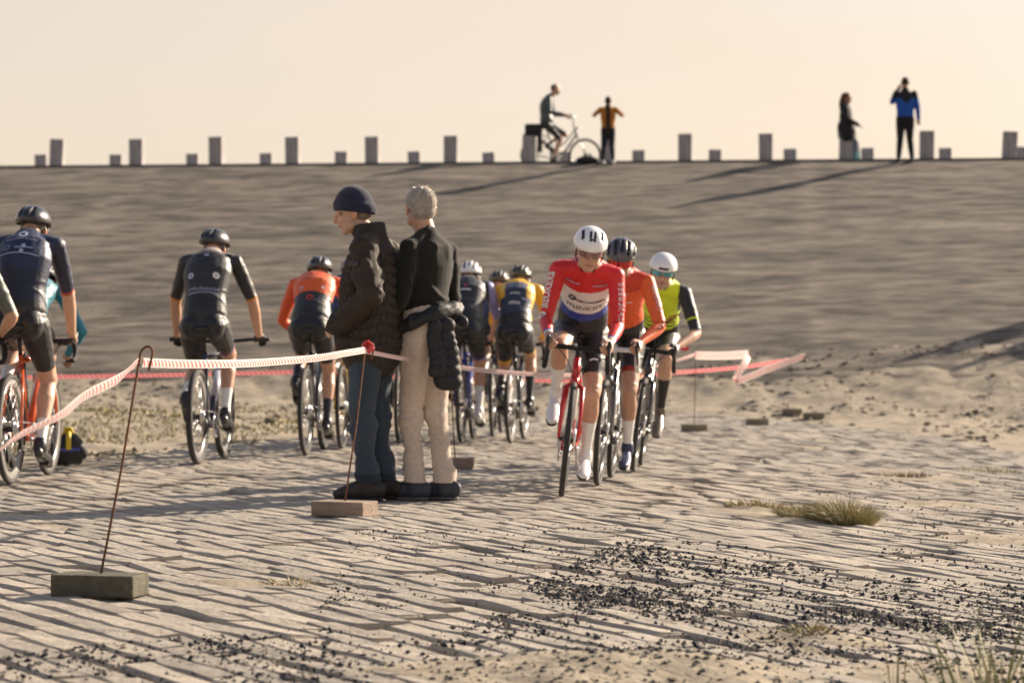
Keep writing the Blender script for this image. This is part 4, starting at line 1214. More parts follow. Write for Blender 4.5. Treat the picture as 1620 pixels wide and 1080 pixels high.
ride(dict(label='race bicycle hidden ahead of the blue rider, its drop bar gripped by teal sleeve', frame=(.05, .05, .055), matrix=bike_matrix(22, 744, 1.5, 0, 'rear'), crank=-30),
     dict(label='cyclist in teal long sleeves almost hidden beyond the tall blue rider', torso=26, look=(1, 0, -.3), away=True, jersey=plain((.02, .16, .22)), sleeve=1.95, sleeve_col=plain_sl((.02, .20, .28)), hands='drop',
          helmet=('vented', (.02, .02, .022)), voxel=.009))
ride(dict(label='dark race bicycle cut off by the left picture edge, only its right drop bar showing', frame=(.03, .03, .033), matrix=bike_matrix(-105, 780, 2, 0, 'rear'), crank=10),
     dict(label='cyclist cut off by the left picture edge, only the right hand and arm showing', torso=38, look=(1, 0, -.1), away=True, jersey=plain((.10, .11, .09)), sleeve=.9, sleeve_col=plain_sl((.10, .11, .09)),
          helmet=('vented', (.02, .02, .022)), voxel=.009, gloves=(.6, .55, .5)))

def j_blk(t, b, l):
    C = np.tile((.016, .016, .018), (len(t), 1)); C[(t > .97)] = (.35, .30, .27); C[t < .22] = (.011, .011, .012); return C
def s_blk(t, p, s): return np.tile((.015, .015, .017), (len(t), 1))
def m_blk(E):
    back_mark(E, bar_vf(.035, .022, 0, 4, rag=.5), .84, .0, PALE, 'emblem')
    back_mark(E, disc_vf(.022, 14, .35), .53, .10, PALE, 'emblem'); back_mark(E, disc_vf(.024, 14, .3), .53, -.085, W_, 'emblem'); back_mark(E, glyphs_vf(5, .10, .03, 9), .53, .01, solid((.05, .05, .08), .6), 'lettering')
    back_mark(E, glyphs_vf(12, .22, .022, 4), .34, .0, PALE, 'lettering'); back_mark(E, bar_vf(.22, .006, .004, 8), .285, .0, PALE)
ride(dict(label='black mountain bicycle with flat bar ridden away between blue and orange riders', frame=(.02, .025, .05), accent=(.4, .42, .5), bar='flat', rimcol=(.28, .27, .26), tyre=.024, matrix=bike_matrix(313, 737, 4, 0, 'rear'), crank=15),
     dict(label='cyclist all in black with bare forearms and white socks, riding away on a flat-bar bicycle', k=1.04, torso=60, look=(1, -.25, -.05), away=True, jersey=j_blk, sleeve=.93, sleeve_col=s_blk, cuff=(.55, .19, .02), cuff_w=.05, leg_band=(.10, .04, .14),
          helmet=('aero', (.015, .014, .014)), hands='flat', gloves=BLACKK, sock_top=.62, marks=m_blk, elbow_out=.7, voxel=.007))

def j_oa(t, b, l):
    C = np.tile((.72, .11, .015), (len(t), 1)); C[(t < .42)] = (.02, .022, .028); return C
def m_oa(E):
    back_mark(E, bar_vf(.26, .014, .02, 12, rag=.2), .88, .0, W_); back_mark(E, bar_vf(.17, .007, .012, 8), .66, .0, INK)
    back_mark(E, disc_vf(.014, 10), .50, .085, PALE); back_mark(E, disc_vf(.012, 10), .51, -.085, W_); back_mark(E, disc_vf(.028, 16, .55), .30, .01, REDP, 'emblem')
ride(dict(label='black race bicycle under the away-riding person in orange', frame=(.02, .02, .022), rimcol=(.10, .10, .10), tyre=.02, matrix=bike_matrix(484, 722, 3.5, 0, 'rear'), crank=62),
     dict(label='cyclist in orange long-sleeved jersey riding away beside the man in knitted hat', torso=41, look=(1, 0, -.1), away=True, jersey=j_oa, sleeve=1.95, sleeve_col=plain_sl((.66, .08, .015)), helmet=('aero', (.03, .03, .035)),
          sock=(.02, .022, .035), sock_top=.60, marks=m_oa))
ride(dict(label='yellow race bicycle partly hidden by the jeans of the man in knitted hat', frame=(.70, .45, .02), matrix=bike_matrix(541, 712, 3, 0, 'rear'), crank=70),
     dict(label='cyclist in purple helmet with red shorts band, mostly hidden behind man in knitted hat', torso=45, look=(1, 0, -.1), away=True, jersey=plain((.02, .03, .10)), sleeve=.9, sleeve_col=plain_sl((.02, .03, .10)), helmet=('vented', (.10, .05, .08)),
          leg_band=(.6, .03, .03), sock_top=.52, voxel=.0085))
ride(dict(label='dark race bicycle glimpsed between the two standing men', frame=(.03, .03, .035), matrix=bike_matrix(632, 704, 3, 0, 'rear'), crank=40),
     dict(label='cyclist hidden behind the two standing men, only lower legs glimpsed between them', torso=28, look=(1, 0, -.25), away=True, jersey=plain((.02, .02, .03)), sleeve=.9, sleeve_col=plain_sl((.02, .02, .03)), helmet=('vented', (.02, .02, .02)), voxel=.009,
          sock=BLACKK))
def j_wh(t, b, l):
    C = np.tile((.020, .021, .026), (len(t), 1)); C[np.abs(t - .40) < .012] = (.08, .08, .09); return C
def s_wh(t, p, s): 
    C = np.tile((.26, .26, .52), (len(t), 1)); C[p[:, 1] * s < .01] = (.02, .022, .06); return C
def m_wh(E):
    back_mark(E, bar_vf(.07, .014, 0, 6, rag=.4), .86, .07, PALE); back_mark(E, disc_vf(.018, 12), .64, .0, solid((.3, .05, .09), .6), 'emblem'); back_mark(E, bar_vf(.10, .012, 0, 6), .56, .0, W_); back_mark(E, bar_vf(.03, .04, 0, 4), .27, .03, solid((.12, .14, .25), .6))
ride(dict(label='blue race bicycle under the away-riding person in white helmet', frame=(.03, .04, .22), matrix=bike_matrix(730, 702, 5, 0, 'rear'), crank=48),
     dict(label='cyclist in white vented helmet, dark jersey and pale lilac sleeves, riding away beside grey-haired man', k=1.02, torso=48, look=(1, 0, -.05), away=True, jersey=j_wh, sleeve=.95, sleeve_col=s_wh, helmet=('vented', (.80, .80, .80)), leg_band=(.05, .06, .28),
          sock_top=.52, shoe=(.78, .78, .78), marks=m_wh, hair=(.02, .015, .012)))
ride(dict(label='race bicycle ahead of and between the white-helmeted and yellow-sleeved riders', frame=(.03, .03, .035), matrix=bike_matrix(780, 692, 4, 0, 'rear'), crank=100),
     dict(label='cyclist in gold-marked black helmet and dark red collar, riding away between two others', torso=45, look=(1, 0, -.05), away=True, jersey=lambda t, b, l: np.where((t > .8)[:, None], np.array([[.20, .02, .03]]), np.array([[.03, .03, .08]])), sleeve=.9, sleeve_col=plain_sl((.08, .03, .08)),
          helmet=('vented', (.09, .07, .03)), voxel=.0085, leg_band=(.5, .1, .03)))
def j_ye(t, b, l):
    C = np.tile((.74, .43, .015), (len(t), 1)); ins = (np.abs(l) < .10 + .045 * (t < .5)) & (t < .82)
    C[ins] = (.026, .034, .06); return C
def m_ye(E):
    for q, (t, w, h) in enumerate(((.78, .22, .012), (.715, .22, .014), (.66, .19, .010), (.53, .09, .012), (.36, .10, .012), (.33, .10, .010))): back_mark(E, bar_vf(w, h, .006, 10, rag=.5, seed=q), t, 0, PALE if q < 3 else W_)
    back_mark(E, bar_vf(.05, .014, 0, 5), .45, -.09, PALE)
ride(dict(label='black race bicycle with pale rims under the away-riding person in yellow sleeves', frame=(.02, .02, .022), rimcol=(.30, .29, .27), tyre=.018, matrix=bike_matrix(808, 703, 7, 0, 'rear'), crank=8),
     dict(label='cyclist in yellow long-sleeved jersey with navy back panel, riding away behind the red rider', torso=47, look=(1, 0, -.05), away=True, jersey=j_ye, sleeve=1.9, sleeve_col=plain_sl((.70, .36, .012)), helmet=('vented', (.05, .045, .03)), leg_band=(.62, .36, .02),
          sock=BLACKK, sock_top=.50, marks=m_ye))

# ------------------------------------------------------------------ spectators
def folds(V, N, amp, sc=(9, 9, 22), seed=3, mask=None):
    d = fbm(V[:, 0] * sc[0] + V[:, 2] * 3, V[:, 2] * sc[2] + V[:, 1] * sc[1], seed, 3) * amp
    if mask is not None: d = d * mask
    return V + N * d[:, None]

def place(px, py, face_deg):
    p = on_ground(px, py)
    z = ride_z(p.x, p.y)
    return Matrix.Translation((p.x, p.y, z)) @ Matrix.Rotation(R(face_deg), 4, 'Z')

def boot(root, ank, toe_dir, col, L=.29, high=.10, sole=(.02, .02, .02), name='boot'):
    f = nrm((toe_dir[0], toe_dir[1], 0)); l = np.array((-f[1], f[0], 0)); a = np.array((ank[0], ank[1], 0.0))
    h = a - f * L * .28
    mb = MB()
    P = [h + (0, 0, .06), h + f * .05 + (0, 0, .070), h + f * L * .42 + (0, 0, .066), h + f * L * .64 + (0, 0, .054), h + f * L * .82 + (0, 0, .044), h + f * (L - .018) + (0, 0, .038)]
    mb.add(loft(P, [.029, .035, .036, .041, .038, .024], [.046, .058, .060, .046, .035, .025], side=l, n=16))
    mb.add(loft([a + (0, 0, .05), a + (0, 0, .05 + high)], [.046, .05], [.05, .054], side=l, n=16))
    V, F = remesh(*mb.data(), .007, 3)
    V[:, 2] = np.maximum(V[:, 2], .012)
    o = link_mesh(name, V, F, solid(col, .6, bump=.3, bscale=80), root)
    mb = MB(); mb.add(loft([p * np.array((1, 1, 0)) + (0, 0, .012) for p in P], [.030, .038, .038, .045, .043, .026], [.012] * 6, side=l, n=14))
    mb.build('sole', solid(sole, .8), o)
    return o

def trousers(root, hips, legs, col, voxel=.008, amp=.012, rad=(.105, .092, .078, .072, .078), waist=(.165, .125), name='trousers', seed=3, cuffdark=0):
    fig = Fig(); lat = np.array((0, 1.0, 0))
    fig.limb('hip', [hips - (0, 0, .06), hips + (0, 0, .02), hips + (0, 0, .13)], [.14, waist[0] * 1.03, waist[0]], [.11, waist[1] * 1.05, waist[1]], side=lat, n=20)
    for (h, kn, an) in legs:
        fig.limb('leg', [h, h + (kn - h) * .45, kn, kn + (an - kn) * .5, an], rad)
    V, F, nm, T = fig.skin(voxel, 4)
    N = vnormals(V, F)
    m_ = .5 + .9 * sstep(.62, .40, V[:, 2])
    V = folds(V, N, amp * 1.2, (3, 3, 9), seed, m_); V = folds(V, N, amp * .7, (9, 9, 24), seed + 2, m_)
    V = V + N * (creases(V, 4.5, (1, 1, 1.7), seed) * .009 * (.45 + .8 * sstep(.75, .25, V[:, 2])))[:, None]
    V[:, 2] = np.maximum(V[:, 2], .105 + .03 * np.minimum(V[:, 0], .1))
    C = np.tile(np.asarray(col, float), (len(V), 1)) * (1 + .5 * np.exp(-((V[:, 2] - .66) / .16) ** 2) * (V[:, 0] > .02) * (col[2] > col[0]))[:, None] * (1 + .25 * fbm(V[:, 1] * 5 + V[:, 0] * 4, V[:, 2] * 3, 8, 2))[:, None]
    if cuffdark: C[V[:, 2] < cuffdark] *= .6
    return link_mesh(name, V, F, M_CLOTH, root, True, None, C)

# --- man in knitted hat: faces left, slightly away
def hat_man():
    root = empty('person', 'man in dark knitted hat, brown quilted jacket and jeans standing with hands in pockets', 'person', None, place(589, 793, 165))
    lat = np.array((0, 1.0, 0)); E3 = np.eye(3)
    legs = []
    for s, dx in ((1, .02), (-1, -.03)):
        h = np.array((0, s * .085, .90)); an = np.array((dx - .02, s * .085, .10)); kn = np.array((.025 + dx * .5, s * .09, .50)); legs.append((h, kn, an))
        boot(root, an, (1, s * .12), (.022, .017, .014), .275, .09)
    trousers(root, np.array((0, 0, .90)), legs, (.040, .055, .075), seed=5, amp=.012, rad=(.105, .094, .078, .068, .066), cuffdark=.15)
    # body under the clothes: head, neck, torso, arms and legs in one skin
    hc = np.array((.115, 0, 1.63)); fr = frame_from((.95, .22, -.16))
    fig = Fig(); add_head(fig, hc, fr, 1.03, 1.15)
    fig.limb('neck', [np.array((.0, 0, 1.42)), np.array((.03, 0, 1.5)), hc - fr[2] * .06 - fr[0] * .02], [.07, .058, .055])
    fig.limb('torso', [(0, 0, .95), (0, 0, 1.2), (0, 0, 1.42)], [.13, .14, .12], [.10, .10, .08], side=lat)
    for (h, kn, an) in legs: fig.limb('legs', [h, kn, an], [.06, .036, .028])
    arms = {}
    for s in (1, -1):
        sh = np.array((-.01, s * .180, 1.415)); el = np.array((-.075, s * .265, 1.15)); wr = np.array((.115, s * .225, 1.0)); arms[s] = (sh, el, wr)
        fig.limb('arm', [sh, el, wr], [.05, .04, .03]); add_hand(fig, 'hand', wr, wr + np.array((.08, -s * .05, -.04)), (0, 0, 1), (0, s, 0), 1.0, .3)
    V, F, nm, T = fig.skin(.006, 3)
    C = np.tile(SKIN3 * .95, (len(V), 1)); face_paint(C, nm, V, hc, fr, 1.03, SKIN3 * .95, stubble=.12)
    link_mesh('body', V, F, M_BODY, root, True, None, C)
    # jacket
    fig = Fig()
    fig.limb('torso', [(.01, 0, .84), (.015, 0, .92), (.01, 0, 1.08), (.0, 0, 1.26), (-.01, 0, 1.40), (.0, 0, 1.47)], [.205, .212, .212, .215, .175, .10], [.175, .18, .172, .165, .125, .095], side=lat, n=24)
    for s in (1, -1):
        sh, el, wr = arms[s]
        fig.limb('arm', [sh, sh + (el - sh) * .5, el], [.085, .084, .078]); fig.limb('farm', [el, el + (wr - el) * .6, wr + (wr - el) * .12], [.076, .072, .064])
        fig.limb('torso', [(0, s * .04, 1.48), sh + np.array((0, -s * .02, .0))], [.066, .078])
    V, F, nm, T = fig.skin(.0065, 5)
    N = vnormals(V, F)
    ang = np.arctan2(V[:, 1], V[:, 0])
    tor = nm == 'torso'
    zz = (V[:, 2] + .012 * np.sin(ang * 5)) / .058; row = np.floor(zz)
    q = np.abs(zz - row - .5) * 2; aa = ang * 4.5 + (row % 2) * .5; q2 = np.abs(aa - np.floor(aa) - .5) * 2
    puff = np.where(tor, .016 * (1 - q ** 4) * (1 - .7 * q2 ** 6) - .004, 0) * sstep(1.44, 1.36, V[:, 2]) * (V[:, 2] > .85)
    tt = T * 4.2; puff = np.where(np.isin(nm, ['arm', 'farm']), 0, puff)
    V = V + N * puff[:, None]
    V = folds(V, N, .014, (6, 6, 14), 12, np.where(tor, .35, 1.0)); V = V + N * (creases(V, 5.5, (1, 1, 1.4), 21) * np.where(tor, .006, .018))[:, None]
    C = np.tile((.036, .026, .019), (len(V), 1))
    link_mesh('jacket', V, F, mat('brown_quilting', rough=.72, var=.2, scale=30.0, bump=.4, bscale=120.0, attr='Col', spec=.3), root, True, None, C)
    mb = MB()      # stand-up collar
    n = 28; Vc = []; Fc = []
    for lv, (z, r, dx) in enumerate(((1.435, .105, .0), (1.50, .094, .012), (1.555, .096, .024), (1.562, .088, .024), (1.50, .083, .012))):
        for i in range(n):
            a = 2 * math.pi * i / n
            Vc.append((dx + r * math.cos(a) * 1.0, r * math.sin(a) * .95, z - .035 * (math.cos(a) > .75) * (lv in (2, 3)) + .012 * math.cos(a + math.pi)))
    for lv in range(4):
        for i in range(n): Fc.append([lv * n + i, lv * n + (i + 1) % n, (lv + 1) * n + (i + 1) % n, (lv + 1) * n + i])
    mb.add((Vc, Fc)); mb.build('collar', solid((.028, .021, .017), .8, bump=.4, bscale=150), root)
    mb = MB(); mb.add(bar3((.02, .292, 1.33), (1, 0, .1), (0, 0, 1), .07, .035)); mb.build('sleeve_badge', solid((.05, .045, .045), .7), root)
    # knitted hat
    f, l, u = fr; c = hc + u * .030 - f * .016; V = []; F = []; NA, NE = 48, 24
    for j in range(NE + 1):
        a0_ = 0; e = -.30 + (math.pi / 2 + .30) * j / NE
        for i in range(NA):
            a = 2 * math.pi * i / NA
            rib = .0022 * math.cos(a * 24)
            cuff = .010 * (1 / (1 + math.exp((e - .20) * 24)))
            r = 1 + (rib + cuff) / .1
            V.append(c + (f * math.cos(e) * math.cos(a) * .109 + l * math.cos(e) * math.sin(a) * .091) * r + u * math.sin(e) * .118 + u * (.030 * math.cos(a) * (e < .4) + .030 * math.cos(a) * (e >= .4) * (1 - (e - .4) / 1.17)) - f * .018 * math.sin(e))
    for j in range(NE):
        for i in range(NA): F.append([j * NA + i, j * NA + (i + 1) % NA, (j + 1) * NA + (i + 1) % NA, (j + 1) * NA + i])
    link_mesh('knitted_hat', V, F, solid((.014, .015, .040), .95, bump=.5, bscale=200, sheen=.2), root)
    # short hair at the nape
    hr = Fig(); hr.blob('h', hc - f * .045 - u * .022, fr, (.056, .068, .05)); V, F, _, _ = hr.skin(.006, 2)
    link_mesh('hair', V, F, solid((.22, .17, .13), .8, bump=.6, bscale=200), root)

def bar3(c, x, y, w, h, t=.004):
    x = nrm(x); y = np.asarray(y, float); y = nrm(y - x * (x @ y)); n = np.cross(x, y)
    return box(c, (w, h, t), np.array([x, y, n]).T)

def grey_man():
    root = empty('person', 'grey-haired man in dark sweater and beige trousers with puffer jacket tied round waist', 'person', None, place(675, 793, 140))
    lat = np.array((0, 1.0, 0)); legs = []
    for s, dx, dy in ((1, .05, .02), (-1, -.06, .0)):
        h = np.array((0, s * .085, .93)); an = np.array((dx - .03, s * .058 + dy, .09)); kn = np.array((.03 + dx * .6, s * .070, .51)); legs.append((h, kn, an))
        boot(root, an, (1, .36 + s * .08), (.03, .035, .05), .255, .05, (.10, .09, .08), 'shoe')
    trousers(root, np.array((0, 0, .93)), legs, (.50, .41, .335), seed=9, amp=.012, rad=(.100, .086, .070, .063, .062))
    hc = np.array((.05, 0, 1.665)); fr = frame_from((.88, -.47, .0))
    fig = Fig(); add_head(fig, hc, fr, 1.04, 1.1)
    fig.limb('neck', [np.array((-.01, 0, 1.44)), np.array((.015, 0, 1.54)), hc - fr[2] * .06 - fr[0] * .025], [.072, .060, .057])
    fig.limb('torso', [(0, 0, 1.0), (0, 0, 1.2), (0, 0, 1.44)], [.13, .14, .12], [.10, .10, .08], side=lat)
    for (h, kn, an) in legs: fig.limb('legs', [h, kn, an], [.06, .036, .028])
    arms = {}
    for s in (1, -1):
        sh = np.array((-.015, s * .162, 1.425)); el = np.array((.0, s * .212, 1.155)); wr = np.array((.20, s * .10, 1.06)); arms[s] = (sh, el, wr)
        fig.limb('arm', [sh, el, wr], [.048, .04, .03]); add_hand(fig, 'hand', wr, wr + np.array((.06, -s * .06, .0)), (0, 0, 1), (1, 0, 0), 1.0, .7)
    V, F, nm, T = fig.skin(.006, 3)
    C = np.tile(SKIN, (len(V), 1)); face_paint(C, nm, V, hc, fr, 1.04, SKIN, brow=(.2, .19, .18))
    link_mesh('body', V, F, M_BODY, root, True, None, C)
    fig = Fig()
    fig.limb('torso', [(.0, 0, 1.02), (.005, 0, 1.10), (.0, 0, 1.22), (-.012, 0, 1.34), (-.02, 0, 1.44), (-.01, 0, 1.50)], [.152, .150, .155, .172, .148, .082], [.122, .118, .115, .122, .100, .074], side=lat, n=24)
    for s in (1, -1):
        sh, el, wr = arms[s]
        fig.limb('arm', [sh, sh + (el - sh) * .5, el], [.064, .062, .054]); fig.limb('arm', [el, el + (wr - el) * .6, wr], [.054, .05, .038])
        fig.limb('torso', [(-.01, s * .04, 1.50), sh + np.array((0, -s * .02, .0))], [.052, .060])
    V, F, nm, T = fig.skin(.007, 5); N = vnormals(V, F)
    V = folds(V, N, .010, (5, 5, 10), 31); V = V + N * (creases(V, 5.0, (1, 1, 1.2), 17) * .014)[:, None]
    link_mesh('sweater', V, F, M_CLOTH, root, True, None, np.tile((.0125, .0125, .0095), (len(V), 1)))
    # hair: a cap of short hair with a bald crown, plus loose strands
    f, l, u = fr
    hr = Fig(); hr.blob('h', hc - f * .024 + u * .032, fr, (.099, .086, .093)); hr.blob('h', hc - f * .05 - u * .02, fr, (.062, .074, .06))
    V, F, _, _ = hr.skin(.006, 2); N = vnormals(V, F); V = folds(V, N, .004, (40, 40, 14), 4)
    q = V - hc; cr = ((q @ u) > .098) & (np.abs(q @ f + .03) < .05)
    C = np.tile((.31, .275, .235), (len(V), 1)) * (1 + .5 * fbm(V[:, 0] * 60, V[:, 2] * 30 + V[:, 1] * 40, 6, 2))[:, None]
    C[cr] = C[cr] * .6 + SKIN * .3
    hair = link_mesh('hair', V, F, M_CLOTH, root, True, None, C)
    mb = MB(); r = random.Random(3)
    for i in range(260):
        k = r.randrange(len(V)); p, n = V[k], N[k]
        if (p - hc) @ f > .05: continue
        d = nrm(n * .7 + np.array((r.gauss(0, .4), r.gauss(0, .4), r.gauss(0, .4) - .35))); ln = r.uniform(.008, .022)
        s_ = nrm(np.cross(d, (0.3, .2, 1))) * .0006
        mb.add(([p - s_, p + s_, p + d * ln * .6 + s_ * .6 + n * .003, p + d * ln - (0, 0, .006)], [[0, 1, 2], [0, 2, 3]]))
    mb.build('strands', solid((.55, .52, .48), .5), hair)
    # jacket tied round the waist: rolled wrap, hanging body with baffles, sleeve knot
    jm = mat('black_down', rough=.6, var=.2, scale=30.0, bump=.4, bscale=120.0, col=(.018, .018, .020), spec=.35)
    fig = Fig()
    P = []
    for i in range(25):
        a = 2 * math.pi * i / 24; P.append((.145 * math.cos(a), .175 * math.sin(a), 1.035 + .05 * math.cos(a + 2.4)))
    fig.limb('wrap', P, [.046 + .010 * math.sin(i * 1.9) for i in range(25)], [.048] * 25, side=(0, 0, 1))
    V, F, _, _ = fig.skin(.008, 3); N = vnormals(V, F); V = folds(V, N, .03, (9, 9, 16), 14); V = V + N * (creases(V, 8.0, (1, 1, 1), 7) * .010)[:, None]
    tj = link_mesh('tied_jacket', V, F, jm, root)
    def baffles(name, top, bot, w, dep, side, n, seed):
        fg = Fig(); pts = []; ru = []; rv = []; r = random.Random(seed)
        for i in range(n * 4 + 1):
            t = i / (n * 4); b = abs(math.sin(math.pi * i / 4)) ** .6
            pts.append(np.asarray(top) + (np.asarray(bot) - np.asarray(top)) * t + np.array((.01 * math.sin(t * 5), .006 * math.sin(t * 7), 0)))
            ru.append(w * (.90 + .10 * b) * (.85 + .25 * t)); rv.append(dep * (.74 + .26 * b) * (.8 + .3 * t))
        fg.limb('b', pts, ru, rv, side=side, n=20)
        V, F, _, _ = fg.skin(.0065, 2); N = vnormals(V, F); V = folds(V, N, .010, (10, 10, 8), seed); V = V + N * (creases(V, 9.0, (1, 1, 1), seed) * .004)[:, None]
        return link_mesh(name, V, F, jm, tj)
    baffles('jacket_body', (-.165, .03, 1.02), (-.180, .03, .66), .078, .050, (-.77, -.64, 0), 7, 3)
    baffles('jacket_panel', (-.150, .09, 1.01), (-.160, .09, .72), .050, .034, (-.77, -.64, 0), 6, 5)
    baffles('sleeve', (-.13, -.07, 1.06), (-.19, -.10, 1.0), .038, .032, (0, 0, 1), 2, 8)
hat_man(); grey_man()

# ------------------------------------------------------------------ people on the crest
def stander(label, group, matrix, h=1.7, jacket=(.02, .03, .2), trous=(.02, .02, .024), arms=None, hair=(.05, .03, .02), long_hair=False, hem=.46, seat=False, yoke=None, shoes=(.02, .02, .02), look=(1, 0, 0), backpiece=None, voxel=.012, lower=None):
    root = empty('person', label, 'person', group, matrix); k = h / 1.75; fig = Fig(); lat = np.array((0, 1.0, 0))
    hz = .90 * k if not seat else .03
    hip = np.array((0, 0, hz)); nk = hip + np.array((0, 0, .56 * k))
    fig.limb('torso', [hip - (0, 0, .02), hip + (0, 0, .14 * k), hip + (0, 0, .34 * k), hip + (0, 0, .49 * k), nk], np.array([.18, .175, .20, .175, .09]) * k, np.array([.14, .135, .14, .115, .08]) * k, side=lat, n=18)
    hc = nk + np.array((.02, 0, .165)) * k; fr = frame_from(look)
    fig.limb('neck', [nk, hc - (0, 0, .05)], [.06 * k, .055 * k]); add_head(fig, hc, fr, k * 1.02)
    if long_hair: fig.limb('hair', [hc + np.array((-.04, 0, .03)), hc + np.array((-.09, 0, -.10)), hc + np.array((-.115, 0, -.24))], [.085 * k, .075 * k, .04 * k])
    feet = []
    for s in (1, -1):
        sh = nk + np.array((0, s * .185 * k, -.05 * k)); el, wr = [np.asarray(p, float) * k + np.array((0, 0, hip[2])) for p in arms[s]]
        fig.limb('arm', [sh, el], [.068 * k, .055 * k]); fig.limb('arm', [el, wr], [.055 * k, .042 * k]); add_hand(fig, 'hand', wr, wr + nrm(wr - el) * .09, (0, -s, .2), (1, 0, 0), k, .6)
        hh = hip + (0, s * .09 * k, -.02)
        if seat: kn = hip + np.array((.20, s * .09, -.24)); an = kn + np.array((.03 * s + .02, 0, -.36))
        else: kn = np.array((.02, s * .10 * k, .47 * k)); an = np.array((-.02 + .04 * s, s * (.11 + .02) * k, .09))
        fig.limb('thigh', [hh, (hh + kn) / 2, kn], np.array([.105, .09, .07]) * k); fig.limb('shank', [kn, kn + (an - kn) * .4, an], np.array([.068, .066, .05]) * k)
        feet.append(an)
    if seat or hem < .4: fig.limb('coat', [hip + (0, 0, .1), hip + np.array((.03, 0, -.10))], [.21, .235], [.18, .19], side=lat)
    V, F, nm, T = fig.skin(voxel, 4)
    C = np.tile(np.asarray(jacket, float), (len(V), 1))
    C[np.isin(nm, ['thigh', 'shank'])] = trous
    if lower is not None: C[(nm == 'shank') & (T > .5)] = lower
    C[(nm == 'torso') & (V[:, 2] < hip[2] + .02)] = trous if hem > .4 else jacket
    C[nm == 'coat'] = jacket
    if yoke is not None: C[np.isin(nm, ['torso', 'arm']) & (V[:, 2] > hip[2] + .40 * k - .5 * np.abs(V[:, 1] - .0) * 0 + .9 * (.12 - np.abs(V[:, 1])) * -1 * (np.abs(V[:, 1]) < .12))] = yoke
    C[np.isin(nm, ['hand'])] = SKIN
    face_paint(C, nm, V, hc, fr, k, SKIN)
    q = V - hc; C[(nm == 'head') & ((q @ fr[0] < .03 * k) & (q @ fr[2] > -.06 * k) | (q @ fr[2] > .06 * k))] = hair; C[nm == 'hair'] = hair
    if backpiece is not None: C[np.isin(nm, ['torso', 'neck']) & (np.abs(V[:, 1]) < .05) & (V[:, 0] < 0)] = backpiece
    link_mesh('body', V, F, M_CLOTH, root, True, None, C)
    for an in feet:
        f = np.array((1, 0, 0.0)); mb = MB()
        h_ = np.array((an[0], an[1], an[2] - .05)); mb.add(loft([h_ - f * .05, h_ + f * .05, h_ + f * .17], [.036, .042, .036], [.045, .042, .026], side=lat, n=12)); mb.build('shoe', solid(shoes, .6), root)
    return root

def crest_matrix(px, v, face, z=0.0):
    x = crest_x(px, v); return Matrix.Translation((x, cy(x, v), CREST_Z + z)) @ Matrix.Rotation(R(face), 4, 'Z')
DOWN = {1: ((-.02, .25, .25), (.04, .27, .02)), -1: ((-.02, -.25, .25), (.04, -.27, .02))}
stander('person in blue jacket with dark shoulders on dike crest, one hand raised to head', None, crest_matrix(1432, -.05, 92), 1.70, (.02, .09, .38), (.018, .018, .02),
        {1: ((.04, .26, .33), (.14, .13, .58)), -1: ((-.02, -.25, .25), (.03, -.28, .0))}, yoke=(.02, .02, .025))
stander('small person in orange jacket on dike crest holding both hands up to face', None, crest_matrix(962, -.05, 88), 1.38, (.42, .16, .02), (.02, .022, .03),
        {1: ((.06, .36, .36), (.22, .10, .56)), -1: ((.06, -.36, .36), (.22, -.10, .56))}, backpiece=(.03, .02, .02), shoes=(.5, .5, .48))
px_ = crest_x(1338, 1.27)
stander('person in long dark coat sitting on a tall concrete post on dike crest', None, Matrix.Translation((px_, cy(px_, 1.27), CREST_Z + .08 + .62)) @ Matrix.Rotation(R(-12), 4, 'Z'), 1.66, (.022, .02, .026), (.16, .16, .19),
        {1: ((.05, .24, .25), (.26, .12, .14)), -1: ((.05, -.24, .25), (.26, -.12, .14))}, long_hair=True, hem=.3, seat=True, hair=(.10, .05, .025), lower=(.12, .30, .30))
# a few people further along the slope, right of the picture: their long shadows fall into it
for i, (x, y, h) in enumerate(((10.4, 39.4, 1.75), (11.1, 39.0, 1.70), (12.1, 39.4, 1.8))):
    stander(['man in grey jacket on the slope right of the picture, nearest its edge', 'person in black jacket second in the group right of the picture', 'tall person in green jacket in the group right of the picture', 'short person in red jacket highest on slope right of the picture'][i],
            'onlookers beside the picture', Matrix.Translation((x, y, float(terrain(x, y)))) @ Matrix.Rotation(R(190 + 20 * i), 4, 'Z'), h, [(.2, .2, .2), (.02, .02, .02), (.05, .1, .05), (.3, .03, .03)][i], (.03, .03, .05), DOWN, voxel=.02)

# city cyclist on the crest road
xb = crest_x(886, 2.1)
mcity = Matrix.Translation((xb, cy(xb, 2.1), CREST_Z + .0)) @ Matrix.Rotation(-math.atan(.11) - .02, 4, 'Z')
ride(dict(label='silver city bicycle with black panniers on dike crest road', frame=(.16, .165, .18), bar='flat', city=True, matrix=mcity, crank=60, group='bicycles on the crest', rim='flat'),
     dict(label='cyclist in grey-green jacket sitting upright on city bicycle on dike crest', group='people on the crest', torso=82, L=.56, look=(1, 0, -.02), jersey=plain((.055, .075, .075)), sleeve=1.92, sleeve_col=plain_sl((.055, .075, .075)), helmet=None, hands='flat',
          shorts=(.018, .018, .022), short_end=1.0, hem=.05, sock_top=.85, sock=(.1, .1, .1), hair=(.03, .02, .016), voxel=.011, elbow_out=.2, fat=1.22))

